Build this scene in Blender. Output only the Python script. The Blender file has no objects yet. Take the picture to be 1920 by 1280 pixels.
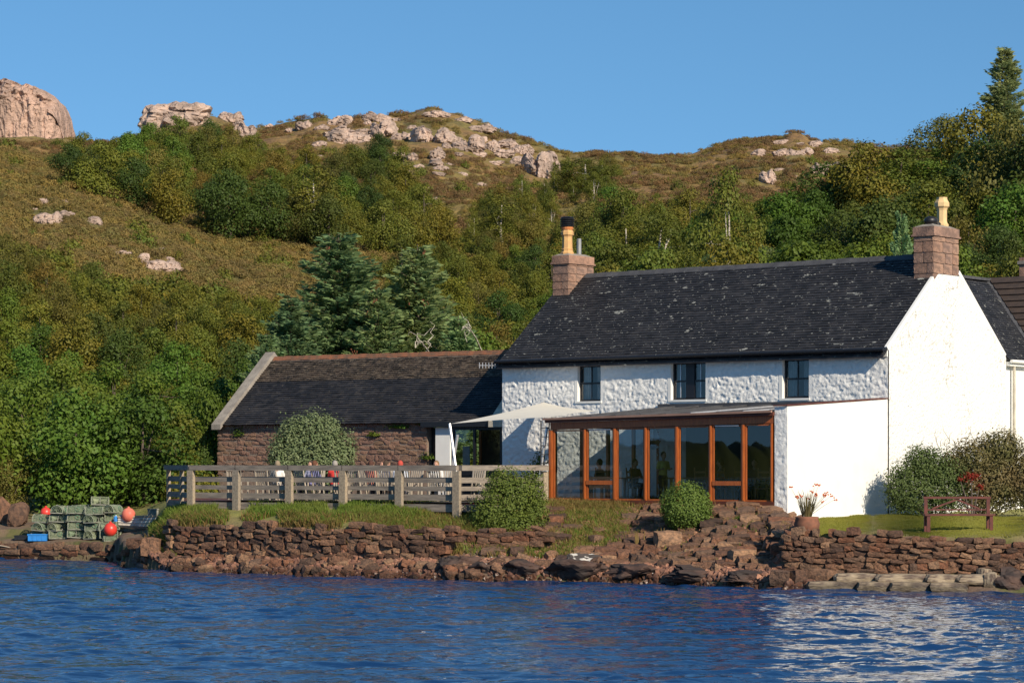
import bpy, bmesh, math, random
import numpy as np
from mathutils import Vector, Matrix, noise as mn

# ------------------------------------------------------------------ camera, sky, sun, exposure
F = 4800.0; H = 3.35; CU = 960.0; HV = 870.0      # focal length in photo pixels, eye height over the water
sc = bpy.context.scene
cd = bpy.data.cameras.new('camera'); cam = bpy.data.objects.new('camera', cd)
sc.collection.objects.link(cam); sc.camera = cam
cam.location = (0, 0, H); cam.rotation_euler = (math.radians(90), 0, 0)
cd.sensor_width = 36; cd.lens = 90; cd.shift_y = 230 / 1920; cd.clip_end = 6000; cd.clip_start = .5
SUN_EL = math.radians(30); SUN_DIR = Vector((0.55, -0.835, 0)).normalized()
sunv = Vector((SUN_DIR.x * math.cos(SUN_EL), SUN_DIR.y * math.cos(SUN_EL), math.sin(SUN_EL)))
w = bpy.data.worlds.new('World'); sc.world = w; w.use_nodes = True
nt = w.node_tree; nt.nodes.clear()
sky = nt.nodes.new('ShaderNodeTexSky'); sky.sky_type = 'NISHITA'; sky.sun_disc = False
sky.sun_elevation = SUN_EL; sky.sun_rotation = math.atan2(SUN_DIR.x, SUN_DIR.y)
sky.air_density = 1.0; sky.dust_density = 0.0; sky.ozone_density = 4.0
tc = nt.nodes.new('ShaderNodeTexCoord'); va = nt.nodes.new('ShaderNodeVectorMath'); va.operation = 'ADD'
va.inputs[1].default_value = (0, 0, .15)
vn = nt.nodes.new('ShaderNodeVectorMath'); vn.operation = 'NORMALIZE'
hs = nt.nodes.new('ShaderNodeHueSaturation'); hs.inputs['Saturation'].default_value = 1.14; hs.inputs['Hue'].default_value = .492
bg = nt.nodes.new('ShaderNodeBackground'); bg.inputs['Strength'].default_value = .108
ow = nt.nodes.new('ShaderNodeOutputWorld')
nt.links.new(tc.outputs['Generated'], va.inputs[0]); nt.links.new(va.outputs[0], vn.inputs[0])
nt.links.new(vn.outputs[0], sky.inputs['Vector']); nt.links.new(sky.outputs[0], hs.inputs['Color'])
nt.links.new(hs.outputs[0], bg.inputs['Color']); nt.links.new(bg.outputs[0], ow.inputs[0])
sl = bpy.data.lights.new('sun', 'SUN'); sl.energy = 5.0; sl.angle = math.radians(.5); sl.color = (1, .88, .70)
so = bpy.data.objects.new('sun', sl); sc.collection.objects.link(so)
so.rotation_euler = sunv.to_track_quat('Z', 'Y').to_euler()
vs = sc.view_settings; vs.view_transform = 'Standard'; vs.look = 'None'; vs.gamma = 1; vs.exposure = .32
vs.use_curve_mapping = False
sc.cycles.max_bounces = 8; sc.cycles.transparent_max_bounces = 12

# ------------------------------------------------------------------ helpers
COL = sc.collection
rng = np.random.default_rng(7)
R = random.Random(11)

def link(o, parent=None):
    COL.objects.link(o)
    if parent is not None: o.parent = parent
    return o
def tag(o, label=None, cat=None, group=None, kind=None):
    if label: o['label'] = label
    if cat: o['category'] = cat
    if group: o['group'] = group
    if kind: o['kind'] = kind
    return o
def empty(name, loc=(0, 0, 0), rz=0, label=None, cat=None, group=None):
    o = bpy.data.objects.new(name, None); o.empty_display_size = .2
    link(o); o.location = loc; o.rotation_euler = (0, 0, rz)
    return tag(o, label, cat, group)
def np_mesh(name, V, Fc, mat=None, smooth=False):
    V = np.asarray(V, dtype=np.float32); Fc = np.asarray(Fc, dtype=np.int32); n, k = Fc.shape
    me = bpy.data.meshes.new(name)
    me.vertices.add(len(V)); me.vertices.foreach_set('co', V.ravel())
    me.loops.add(n * k); me.loops.foreach_set('vertex_index', Fc.ravel())
    me.polygons.add(n); me.polygons.foreach_set('loop_start', np.arange(0, n * k, k, dtype=np.int32))
    me.polygons.foreach_set('loop_total', np.full(n, k, dtype=np.int32))
    me.polygons.foreach_set('use_smooth', np.full(n, smooth, dtype=bool))
    me.update(calc_edges=True)
    if mat: me.materials.append(mat)
    return me
class MB:
    def __init__(s): s.v = []; s.f = []
    def add(s, vs, fs):
        b = len(s.v); s.v += [tuple(p) for p in vs]; s.f += [tuple(i + b for i in f) for f in fs]; return s
    def box(s, x0, x1, y0, y1, z0, z1):
        return s.add([(x0,y0,z0),(x1,y0,z0),(x1,y1,z0),(x0,y1,z0),(x0,y0,z1),(x1,y0,z1),(x1,y1,z1),(x0,y1,z1)],
                     [(0,3,2,1),(4,5,6,7),(0,1,5,4),(1,2,6,5),(2,3,7,6),(3,0,4,7)])
    def bar(s, a, b, w, h, up=(0, 0, 1)):
        a = Vector(a); b = Vector(b); d = (b - a).normalized(); u = Vector(up)
        if abs(d.dot(u)) > .98: u = Vector((0, 1, 0))
        sd = d.cross(u).normalized() * w / 2; u = sd.cross(d).normalized() * h / 2
        P = [a - sd - u, a + sd - u, a + sd + u, a - sd + u]; P += [p + (b - a) for p in P]
        return s.add(P, [(0,1,2,3),(7,6,5,4),(0,4,5,1),(1,5,6,2),(2,6,7,3),(3,7,4,0)])
    def tube(s, pts, rads, n=8, cap=True):
        pts = [Vector(p) for p in pts]
        if not hasattr(rads, '__len__'): rads = [rads] * len(pts)
        b = len(s.v); ref = None
        for i, p in enumerate(pts):
            d = (pts[min(i+1, len(pts)-1)] - pts[max(i-1, 0)]).normalized()
            if ref is None: ref = d.orthogonal().normalized()
            ref = (ref - d * ref.dot(d)).normalized(); q = d.cross(ref)
            for k in range(n):
                a = 2 * math.pi * k / n
                s.v.append(tuple(p + (ref * math.cos(a) + q * math.sin(a)) * rads[i]))
        for i in range(len(pts) - 1):
            for k in range(n):
                s.f.append((b+i*n+k, b+i*n+(k+1) % n, b+(i+1)*n+(k+1) % n, b+(i+1)*n+k))
        if cap:
            s.f.append(tuple(b + k for k in range(n))[::-1]); s.f.append(tuple(b + (len(pts)-1)*n + k for k in range(n)))
        return s
    def lathe(s, prof, n=14, c=(0, 0, 0)):
        b = len(s.v)
        for r, z in prof:
            for k in range(n):
                a = 2*math.pi*k/n; s.v.append((c[0]+r*math.cos(a), c[1]+r*math.sin(a), c[2]+z))
        for i in range(len(prof)-1):
            for k in range(n): s.f.append((b+i*n+k, b+i*n+(k+1) % n, b+(i+1)*n+(k+1) % n, b+(i+1)*n+k))
        s.f.append(tuple(b+k for k in range(n))[::-1]); s.f.append(tuple(b+(len(prof)-1)*n+k for k in range(n)))
        return s
    def ball(s, c, r, sc_=(1, 1, 1), n=12, m=8):
        c = Vector(c); b = len(s.v)
        for i in range(m + 1):
            t = math.pi * i / m
            for k in range(n):
                a = 2*math.pi*k/n
                s.v.append((c.x + r*sc_[0]*math.sin(t)*math.cos(a), c.y + r*sc_[1]*math.sin(t)*math.sin(a), c.z + r*sc_[2]*math.cos(t)))
        for i in range(m):
            for k in range(n): s.f.append((b+i*n+k, b+(i+1)*n+k, b+(i+1)*n+(k+1) % n, b+i*n+(k+1) % n))
        return s
    def mesh(s, name, mat, smooth=False):
        me = bpy.data.meshes.new(name); me.from_pydata(s.v, [], s.f); me.update()
        if mat: me.materials.append(mat)
        if smooth: me.shade_smooth()
        return me
    def build(s, name, mat, parent=None, smooth=False, loc=None):
        o = bpy.data.objects.new(name, s.mesh(name, mat, smooth)); link(o, parent)
        if loc is not None: o.location = loc
        return o
def copy_tree(o, parent=None):
    c = o.copy(); COL.objects.link(c); c.parent = parent
    for ch in [k for k in bpy.data.objects if k.parent == o]: copy_tree(ch, c)
    return c

# vectorised value noise
def _h(ix, iy, seed):
    n = (ix.astype(np.int64) * 374761393 + iy.astype(np.int64) * 668265263 + seed * 974711) & 0x7fffffff
    n = ((n ^ (n >> 13)) * 1274126177) & 0x7fffffff
    return ((n ^ (n >> 16)) & 0xffff) / 65535.0
def vnoise(x, y, seed=0):
    x = np.asarray(x, float); y = np.asarray(y, float)
    ix = np.floor(x); iy = np.floor(y); fx = x - ix; fy = y - iy
    fx = fx*fx*(3-2*fx); fy = fy*fy*(3-2*fy)
    a = _h(ix, iy, seed); b = _h(ix+1, iy, seed); c = _h(ix, iy+1, seed); d = _h(ix+1, iy+1, seed)
    return (a*(1-fx)+b*fx)*(1-fy) + (c*(1-fx)+d*fx)*fy
def fbm(x, y, seed=0, o=4, g=.5):
    t = 0; a = 1; s = 0
    for i in range(o):
        t = t + a * (vnoise(x*2**i + 17*i, y*2**i - 9*i, seed+i) - .5); s += a; a *= g
    return t / s * 2

# ------------------------------------------------------------------ materials
def new_mat(name):
    m = bpy.data.materials.new(name); m.use_nodes = True; t = m.node_tree
    return m, t, t.nodes['Principled BSDF']
def N(t, typ, **kw):
    n = t.nodes.new(typ)
    for k, v in kw.items():
        if k in n.inputs.keys(): n.inputs[k].default_value = v
        else: setattr(n, k, v)
    return n
def ramp(t, fac, cols, interp='LINEAR'):
    r = t.nodes.new('ShaderNodeValToRGB'); r.color_ramp.interpolation = interp
    e = r.color_ramp.elements
    for i, (p, c) in enumerate(cols):
        el = e[i] if i < 2 else e.new(p)
        el.position = p; el.color = (*c, 1)
    t.links.new(fac, r.inputs[0]); return r.outputs[0]
def mix(t, fac, a, b, mode='MIX'):
    m = t.nodes.new('ShaderNodeMix'); m.data_type = 'RGBA'; m.blend_type = mode
    for s, i in ((fac, 0), (a, 6), (b, 7)):
        if isinstance(s, (int, float)): m.inputs[i].default_value = s
        elif isinstance(s, tuple): m.inputs[i].default_value = (*s, 1)
        else: t.links.new(s, m.inputs[i])
    return m.outputs[2]
def noise_tex(t, scale, detail=4, coord='Object', stretch=None, rough=.55):
    c = t.nodes.new('ShaderNodeTexCoord') if coord != 'Position' else t.nodes.new('ShaderNodeNewGeometry')
    src = c.outputs[coord]
    if stretch:
        mp = t.nodes.new('ShaderNodeMapping'); mp.inputs['Scale'].default_value = stretch
        t.links.new(src, mp.inputs[0]); src = mp.outputs[0]
    n = N(t, 'ShaderNodeTexNoise', Scale=scale, Detail=detail, Roughness=rough); t.links.new(src, n.inputs['Vector'])
    return n.outputs['Fac']
def bump(t, p, h, strength, dist):
    b = N(t, 'ShaderNodeBump', Strength=strength, Distance=dist); t.links.new(h, b.inputs['Height'])
    t.links.new(b.outputs[0], p.inputs['Normal'])
def surf(name, c1, c2=None, scale=5, rough=.8, lo=.35, hi=.65, bs=None, bstr=.5, bd=.02, coord='Object', rnd=None, stretch=None, metal=0, spec=.3, rndamt=1):
    m, t, p = new_mat(name); p.inputs['Roughness'].default_value = rough; p.inputs['Metallic'].default_value = metal
    p.inputs['Specular IOR Level'].default_value = spec
    c2 = c2 or tuple(x * .75 for x in c1)
    col = ramp(t, noise_tex(t, scale, coord=coord, stretch=stretch), [(lo, c1), (hi, c2)])
    if rnd:
        oi = t.nodes.new('ShaderNodeObjectInfo')
        rr = ramp(t, oi.outputs['Random'], [(i/(len(rnd)-1), c) for i, c in enumerate(rnd)])
        col = mix(t, rndamt, col, rr, 'MULTIPLY')
    t.links.new(col, p.inputs['Base Color'])
    if bs: bump(t, p, noise_tex(t, bs, coord=coord, detail=5), bstr, bd)
    return m
def leafmat(name, cols, trans=.22, scale=1.2, rough=.6, huevar=True, s2=9):
    m, t, p = new_mat(name)
    oi = t.nodes.new('ShaderNodeObjectInfo')
    c = ramp(t, noise_tex(t, scale), [(.3, cols[0]), (.7, cols[1])])
    fine = ramp(t, noise_tex(t, s2, detail=2), [(.3, (.72, .72, .72)), (.75, (1.25, 1.22, 1.15))])
    c = mix(t, .45, c, fine, 'MULTIPLY')
    if huevar == 'soft':
        c = mix(t, 1, c, ramp(t, oi.outputs['Random'], [(0, (.78, .80, .8)), (.5, (1.02, 1, .95)), (1, (1.22, 1.12, 1))]), 'MULTIPLY')
    elif huevar:
        rr = ramp(t, oi.outputs['Random'], [(0, (.62, .72, .62)), (.35, (1, 1.05, .8)), (.6, (1.3, 1.05, .8)), (.8, (.8, 1.05, .9)), (1, (1.3, 1.25, .9))])
        c = mix(t, 1, c, rr, 'MULTIPLY')
    t.links.new(c, p.inputs['Base Color']); p.inputs['Roughness'].default_value = rough
    p.inputs['Specular IOR Level'].default_value = .25
    tr = t.nodes.new('ShaderNodeBsdfTranslucent'); t.links.new(c, tr.inputs['Color'])
    mx = t.nodes.new('ShaderNodeMixShader'); mx.inputs[0].default_value = trans
    t.links.new(p.outputs[0], mx.inputs[1]); t.links.new(tr.outputs[0], mx.inputs[2])
    t.links.new(mx.outputs[0], t.nodes['Material Output'].inputs[0])
    return m
def flat(name, c, rough=.6, metal=0, spec=.5, bs=40, bstr=.15):
    return surf(name, c, tuple(x*.82 for x in c), 8, rough, metal=metal, spec=spec, bs=bs, bstr=bstr, bd=.004)

MT = {}
MT['harl'] = surf('white_harling', (.82,.805,.77), (.72,.70,.66), 6, .9, .3, .8, bs=22, bstr=.7, bd=.02)
def gable_mat():
    m, t, p = new_mat('white_harling_gable'); p.inputs['Roughness'].default_value = .9
    n1 = noise_tex(t, 7, 8, rough=.75); n2 = noise_tex(t, .45, 3)
    sp = ramp(t, n1, [(.415, (1, 1, 1)), (.455, (0, 0, 0))]); ar = ramp(t, n2, [(.42, (0, 0, 0)), (.62, (1, 1, 1))])
    k = mix(t, 1, sp, ar, 'MULTIPLY')
    t.links.new(mix(t, k, (.77,.76,.73), (.42,.385,.32)), p.inputs['Base Color'])
    bump(t, p, noise_tex(t, 13, detail=6), 1, .07); return m
MT['gable'] = gable_mat()
MT['smooth_white'] = surf('smooth_white_render', (.77,.76,.72), (.70,.685,.65), 1.3, .85, bs=60, bstr=.3, bd=.004)
MT['cream'] = surf('cream_skew', (.52,.47,.38), (.38,.34,.27), 4, .9, bs=30, bstr=.5, bd=.01)
MT['concrete'] = surf('coping_concrete', (.30,.265,.225), (.20,.175,.15), 3, .9, bs=20, bstr=.6, bd=.02)
def slate_mat(name, c1, c2, c3, lich, lo=.66, lcol=(.33,.33,.30), lscale=3.2):
    m, t, p = new_mat(name); p.inputs['Roughness'].default_value = .62; p.inputs['Specular IOR Level'].default_value = .35
    v = N(t, 'ShaderNodeTexVoronoi', Scale=1.0); tcn = t.nodes.new('ShaderNodeTexCoord')
    mp = t.nodes.new('ShaderNodeMapping'); mp.inputs['Scale'].default_value = (4.2, 5, 9)
    t.links.new(tcn.outputs['Object'], mp.inputs[0]); t.links.new(mp.outputs[0], v.inputs['Vector'])
    base = ramp(t, v.outputs['Color'], [(.1, c1), (.5, c2), (.95, c3)])
    base = mix(t, .7, base, ramp(t, noise_tex(t, 1.1, 5), [(.3, (.6,.6,.62)), (.7, (1.4,1.35,1.3))]), 'MULTIPLY')
    l1 = ramp(t, noise_tex(t, lscale, 5, stretch=(1, 1.6, 1.9), rough=.62), [(lo, (0,0,0)), (lo+.02, (1,1,1))])
    l2 = ramp(t, noise_tex(t, lscale*3.4, 3, stretch=(1, 1.6, 1.9), rough=.6), [(lo+.005, (0,0,0)), (lo+.02, (1,1,1))])
    ll = mix(t, 1, l1, l2, 'LIGHTEN')
    k = mix(t, 1, ll, (lich,)*3, 'MULTIPLY')
    t.links.new(mix(t, k, base, lcol), p.inputs['Base Color'])
    bump(t, p, noise_tex(t, 14, 4), .4, .012); return m
MT['slate'] = slate_mat('dark_slate', (.015,.0155,.018), (.023,.0235,.027), (.037,.036,.038), .8, .652, (.36,.36,.32), 2.1)
MT['slate_barn'] = slate_mat('barn_slate', (.013,.014,.017), (.022,.022,.026), (.040,.037,.036), .5, .68, (.20,.17,.12))
MT['slate_brown'] = slate_mat('weathered_brown_slate', (.022,.020,.018), (.055,.042,.033), (.10,.075,.055), .8, .575, (.18,.14,.10), 5)
MT['ridge'] = surf('ridge_tile_grey', (.085,.085,.09), (.05,.05,.055), 3, .8, bs=20)
MT['ridge_red'] = surf('ridge_tile_red', (.24,.095,.05), (.12,.07,.045), 4, .85, bs=20)
MT['brown_tile'] = surf('brown_roof_tile', (.07,.048,.036), (.045,.033,.028), 4, .8, bs=20)
STONECOL = [(.38,.38,.42), (1.15,.92,.8), (.62,.58,.58), (1.6,1.35,1.15), (.48,.45,.5), (1.05,1.0,.95), (1.3,.9,.72), (.72,.62,.6), (1.9,1.75,1.5), (.8,.78,.8)]
MT['stone'] = surf('red_sandstone', (.20,.122,.080), (.095,.064,.048), 6, .9, .38, .62, bs=11, bstr=.9, bd=.05, rnd=STONECOL)
MT['stone_pale'] = surf('pale_limewashed_stone', (.33,.26,.18), (.13,.095,.075), 2.8, .9, .44, .58, bs=9, bstr=.8, bd=.04)
def tide(mat):
    t = mat.node_tree; p = t.nodes['Principled BSDF']; src = p.inputs['Base Color'].links[0].from_socket
    g = t.nodes.new('ShaderNodeNewGeometry'); s = t.nodes.new('ShaderNodeSeparateXYZ'); t.links.new(g.outputs['Position'], s.inputs[0])
    a = N(t, 'ShaderNodeMath', operation='MULTIPLY_ADD'); t.links.new(noise_tex(t, 1.7, 4, 'Position'), a.inputs[0]); a.inputs[1].default_value = -.35; t.links.new(s.outputs['Z'], a.inputs[2])
    mr = N(t, 'ShaderNodeMapRange'); t.links.new(a.outputs[0], mr.inputs[0]); mr.inputs[1].default_value = -.04; mr.inputs[2].default_value = .12
    wet = mix(t, 1, src, (.34, .33, .30), 'MULTIPLY'); t.links.new(mix(t, mr.outputs[0], wet, src), p.inputs['Base Color'])
    r = N(t, 'ShaderNodeMapRange'); t.links.new(mr.outputs[0], r.inputs[0]); r.inputs[3].default_value = .35; r.inputs[4].default_value = .9; t.links.new(r.outputs[0], p.inputs['Roughness'])
tide(MT['stone']); tide(MT['stone_pale'])
MT['barn_stone'] = surf('barn_sandstone', (.27,.165,.125), (.14,.09,.07), 8, .92, .38, .62, bs=18, bstr=.8, bd=.03, rnd=[(.7,.7,.72),(1.15,1.05,1),(.85,.82,.85),(1.3,1.2,1.1),(.95,.95,.8),(1.05,1.05,1)])
MT['mortar'] = surf('barn_mortar', (.27,.20,.155), (.16,.12,.095), 9, .95, bs=14, bstr=.6, bd=.02)
MT['chimney'] = surf('chimney_sandstone', (.33,.205,.145), (.19,.125,.095), 3, .9, .38, .62, bs=12, bstr=.7, bd=.03, rnd=[(.8,.8,.82),(1.15,1.05,1),(.9,.9,.95),(1.2,1.15,1.1)])
MT['pot'] = surf('buff_clay', (.62,.36,.14), (.50,.29,.13), 6, .8, bs=30, bstr=.2)
MT['pot_red'] = surf('orange_clay', (.55,.20,.06), (.45,.16,.06), 6, .8)
MT['black'] = flat('black_paint', (.012,.012,.014), .45)
MT['dark_frame'] = flat('black_sash_paint', (.010,.009,.012), .4)
MT['steel'] = flat('stainless_flue', (.32,.32,.32), .55, .5)
MT['silver'] = flat('aluminium', (.7,.7,.72), .35, .6)
MT['timber_orange'] = surf('varnished_timber', (.42,.115,.026), (.30,.075,.018), 3, .4, stretch=(8,8,1), bs=30, bstr=.15, bd=.003, spec=.5)
MT['timber_dark'] = surf('dark_red_timber', (.15,.045,.025), (.09,.03,.02), 3, .5)
MT['timber_grey'] = surf('weathered_timber', (.36,.295,.215), (.22,.18,.14), 4, .85, stretch=(1,1,6), bs=25, bstr=.5, bd=.006, rnd=[(.85,.87,.9),(1.1,1.06,1),(.95,.95,.95),(1.2,1.15,1.05)])
MT['timber_rail'] = surf('weathered_timber_rail', (.28,.235,.19), (.16,.135,.115), 2, .85, stretch=(1,1,9), bs=25, bstr=.5, bd=.006)
MT['red_wood'] = surf('red_brown_bench_wood', (.13,.036,.026), (.08,.025,.02), 5, .6)
MT['interior_wood'] = surf('interior_pine', (.30,.15,.06), (.22,.10,.04), 5, .5)
MT['lead'] = surf('grey_roof_sheet', (.075,.075,.08), (.05,.05,.055), 2, .5, bs=8, bstr=.2)
MT['copper'] = surf('pinkish_flashing', (.34,.20,.15), (.25,.15,.11), 2, .4)
MT['sail'] = surf('cream_sailcloth', (.66,.62,.53), (.62,.58,.50), 2, .9)
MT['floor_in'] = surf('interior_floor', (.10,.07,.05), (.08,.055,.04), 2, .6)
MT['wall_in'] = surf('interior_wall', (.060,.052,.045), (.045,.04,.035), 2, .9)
MT['curtain'] = flat('pale_curtain', (.55,.54,.52), .9)
MT['white'] = flat('white_plastic', (.75,.75,.73), .5)
MT['cream_chair'] = flat('cream_painted_wood', (.42,.36,.29), .7)
MT['buoy_red'] = surf('red_buoy_vinyl', (.68,.045,.03), (.55,.05,.035), 5, .38, spec=.5)
MT['buoy_pink'] = surf('faded_pink_buoy_vinyl', (.66,.20,.13), (.58,.13,.09), 3, .5)
MT['crate'] = flat('blue_plastic', (.03,.22,.60), .4)
MT['hull'] = surf('white_gelcoat', (.66,.62,.55), (.50,.44,.38), 5, .5)
MT['net'] = surf('green_grey_net', (.24,.28,.20), (.16,.19,.14), 9, .9, bs=60, bstr=.8, rnd=[(.8,.9,.8),(1.1,1.1,1.05),(1.25,1.2,1.0)])
MT['net_rope'] = surf('green_rope', (.07,.26,.15), (.09,.18,.11), 9, .8)
MT['creel_frame'] = surf('creel_frame', (.27,.27,.22), (.18,.18,.15), 9, .8)
MT['rope'] = surf('pale_rope', (.45,.38,.30), (.35,.3,.22), 9, .9)
MT['bark'] = surf('grey_bark', (.13,.10,.075), (.07,.055,.045), 6, .95, bs=14, bstr=.7)
MT['birch'] = surf('white_birch_bark', (.52,.46,.38), (.20,.17,.14), 4, .85, .45, .62, stretch=(1,1,3))
MT['olive'] = leafmat('olive_leaves', ((.158,.145,.022), (.098,.120,.020)))
MT['green'] = leafmat('green_leaves', ((.078,.138,.018), (.110,.148,.022)))
MT['brownish'] = leafmat('brownish_leaves', ((.162,.128,.032), (.110,.106,.024)))
MT['dark_leaf'] = leafmat('dark_green_leaves', ((.050,.080,.018), (.070,.100,.020)), .25)
MT['bright'] = leafmat('bright_green_leaves', ((.095,.150,.020), (.070,.115,.018)), .35)
MT['willow'] = leafmat('grey_green_leaves', ((.15,.20,.10), (.09,.14,.055)), .3)
MT['spruce'] = leafmat('spruce_needles', ((.19,.30,.17), (.26,.31,.14)), .4)
MT['cones'] = flat('brown_cones', (.17,.055,.025), .8)
MT['heather_leaf'] = leafmat('heather_shoots', ((.225,.150,.056), (.160,.130,.040)), .25, .9, huevar='soft', s2=3)
MT['ridge_heather'] = leafmat('ridge_heather_shoots', ((.185,.100,.045), (.135,.098,.038)), .2, .9, huevar='soft', s2=3)
MT['moor'] = leafmat('moor_grass_blades', ((.225,.185,.058), (.165,.150,.042)), .25, .9, huevar='soft', s2=3)
MT['bracken'] = leafmat('bracken_fronds', ((.215,.175,.046), (.250,.170,.055)), .3, .9, huevar='soft', s2=3)
MT['grass'] = leafmat('grass_blades', ((.12,.20,.025), (.20,.22,.045)), .4, .8, huevar=False, s2=5)
MT['grass_dry'] = leafmat('dry_grass_blades', ((.32,.20,.075), (.20,.16,.05)), .4, .8, huevar=False, s2=5)
MT['lawn'] = leafmat('lawn_blades', ((.215,.225,.032), (.25,.235,.045)), .4, .35, huevar=False, s2=3)
MT['fuchsia_leaf'] = leafmat('fuchsia_leaves', ((.185,.125,.055), (.13,.145,.05)), .3, 1.2, huevar=False)
MT['red_leaf'] = leafmat('red_leaves', ((.28,.03,.02), (.22,.04,.02)), .4, huevar=False)
MT['orange_fl'] = flat('orange_flowers', (.6,.12,.03), .7)
MT['terracotta'] = surf('terracotta', (.24,.10,.06), (.15,.07,.045), 6, .85)
MT['rock_pink'] = surf('pink_gneiss', (.50,.365,.29), (.30,.22,.175), .40, .9, .40, .60, bs=1.3, bstr=1, bd=.6, coord='Position')
MT['rock_cliff'] = surf('pink_cliff_rock', (.50,.33,.25), (.33,.225,.175), .30, .9, .42, .58, bs=.9, bstr=1, bd=1.0, coord='Position', stretch=(1,1,.22))
MT['rock_dark'] = surf('dark_wet_rock', (.040,.030,.027), (.085,.050,.038), 1.6, .8, .45, .62, bs=5, bstr=.8, bd=.06)
MT['lichen_rock'] = surf('lichen_topped_rock', (.06,.05,.045), (.50,.47,.42), 4, .9, .49, .53, bs=8, bstr=.6, bd=.03)
m, t, p = new_mat('window_glass')
fr = N(t, 'ShaderNodeFresnel', IOR=1.5); tr = N(t, 'ShaderNodeBsdfTransparent', Color=(.80,.84,.84,1)); gl = N(t, 'ShaderNodeBsdfGlossy', Roughness=.01)
fm = N(t, 'ShaderNodeMath', operation='MULTIPLY_ADD'); fm.inputs[1].default_value = 1.25; fm.inputs[2].default_value = .05
t.links.new(fr.outputs[0], fm.inputs[0]); fm.use_clamp = True
mx = t.nodes.new('ShaderNodeMixShader'); t.links.new(fm.outputs[0], mx.inputs[0]); t.links.new(tr.outputs[0], mx.inputs[1]); t.links.new(gl.outputs[0], mx.inputs[2])
t.links.new(mx.outputs[0], t.nodes['Material Output'].inputs[0]); MT['glass'] = m
m, t, p = new_mat('loch_water')
p.inputs['Base Color'].default_value = (.006, .031, .100, 1); p.inputs['Roughness'].default_value = .03; p.inputs['IOR'].default_value = 1.33
p.inputs['Specular IOR Level'].default_value = .5
bump(t, p, noise_tex(t, 3.4, 3, stretch=(.7, 2.0, 1), rough=.5), .6, .030); MT['water'] = m

# ------------------------------------------------------------------ the lie of the land
US = [-900, 0, 215, 232, 320, 600, 900, 1200, 1480, 1700, 1920, 2800]
VS = [1046, 1048, 1052, 1062, 1070, 1080, 1088, 1093, 1105, 1108, 1110, 1112]
def dshore(u): return H * F / (np.interp(u, US, VS) - HV)
DK = np.array([-8, -1, 0, .12, .3, .6, 1.2, 1.42, 1.8, 3, 5, 7, 8, 12, 20])
PR_U = [-900, 272, 314, 352, 690, 800, 930, 1300, 1440, 1492, 2800]
PR = np.array([
 [-2, -.6, -.3, .62, .66, .70, .75, .76, .8, .85, .95, 1.0, 1.1, 1.6, 2.4],
 [-2, -.6, -.3, .62, .66, .70, .75, .76, .8, .85, .95, 1.0, 1.1, 1.6, 2.4],
 [-2, -.5, -.1, .0, .1, .25, .45, .9, 1.2, 1.5, 1.7, 1.8, 1.9, 2.0, 2.0],
 [-2, -.5, .0, .05, .1, .2, .40, 1.42, 1.55, 1.75, 1.9, 1.95, 2.0, 2.0, 2.0],
 [-2, -.5, .0, .05, .12, .25, .48, 1.45, 1.55, 1.80, 2.0, 2.0, 2.0, 2.0, 2.0],
 [-2, -.5, .0, .08, .2, .35, .55, .75, 1.0, 1.55, 1.95, 2.05, 2.05, 2.05, 2.05],
 [-2, -.5, .0, .15, .3, .40, .52, .60, .75, 1.15, 1.65, 2.0, 2.10, 2.1, 2.1],
 [-2, -.5, .0, .15, .3, .38, .45, .50, .62, .95, 1.55, 2.10, 2.12, 2.1, 2.1],
 [-2, -.5, .0, .12, .25, .32, .42, .5, .65, 1.0, 1.65, 2.05, 2.05, 2.0, 1.9],
 [-2, -.5, .0, .05, .12, .2, .34, 1.45, 1.52, 1.56, 1.62, 1.68, 1.70, 1.75, 1.8],
 [-2, -.5, .0, .05, .12, .2, .34, 1.25, 1.32, 1.40, 1.50, 1.62, 1.66, 1.75, 1.8]])
C1U = [-400, 0, 120, 230, 330, 450, 600, 830, 900, 1100, 1300, 1600, 1920, 2400]
C1V = [245, 276, 298, 340, 383, 428, 450, 472, 470, 425, 415, 430, 380, 360]
C2U = [-600,0,115,165,205,240,262,275,300,340,400,440,470,520,600,640,700,750,810,860,905,940,1000,1060,1170,1300,1340,1400,1470,1482,1500,1520,1580,1700,1920,2400]
C2V = [255,264,270,275,278,266,248,220,207,203,210,224,238,229,216,223,218,223,209,214,236,255,272,287,297,297,283,271,266,259,258,267,271,280,290,300]
HD = np.array([88, 92, 104, 115, 130, 160, 200, 250, 300, 370, 450, 620])
def hillv(u, D):
    u = np.asarray(u, float); D = np.asarray(D, float)
    c1 = np.interp(u, C1U, C1V); c2 = np.interp(u, C2U, C2V)
    left = np.clip((420 - u) / 90, 0, 1)
    k = [1130*(1-left)+1010*left, 1100*(1-left)+990*left, 940*(1-left)+905*left, 870*(1-left)+845*left,
         790*(1-left)+770*left, 0, 0, c1, c1+8, c1*.5+c2*.5+4, c2, c2+90]
    k[5] = k[4]*.62 + c1*.38; k[6] = k[4]*.28 + c1*.72
    k = [np.broadcast_to(np.asarray(a, float), u.shape) for a in k]
    out = np.full(u.shape, 0.0); idx = np.clip(np.searchsorted(HD, D) - 1, 0, len(HD)-2)
    for i in range(len(HD)-1):
        mk = idx == i; t = np.clip((D - HD[i]) / (HD[i+1]-HD[i]), 0, 1)
        out = np.where(mk, k[i]*(1-t) + k[i+1]*t, out)
    out = out + np.where(D > 640, (D - 620) * .25, 0)
    return out
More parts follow.
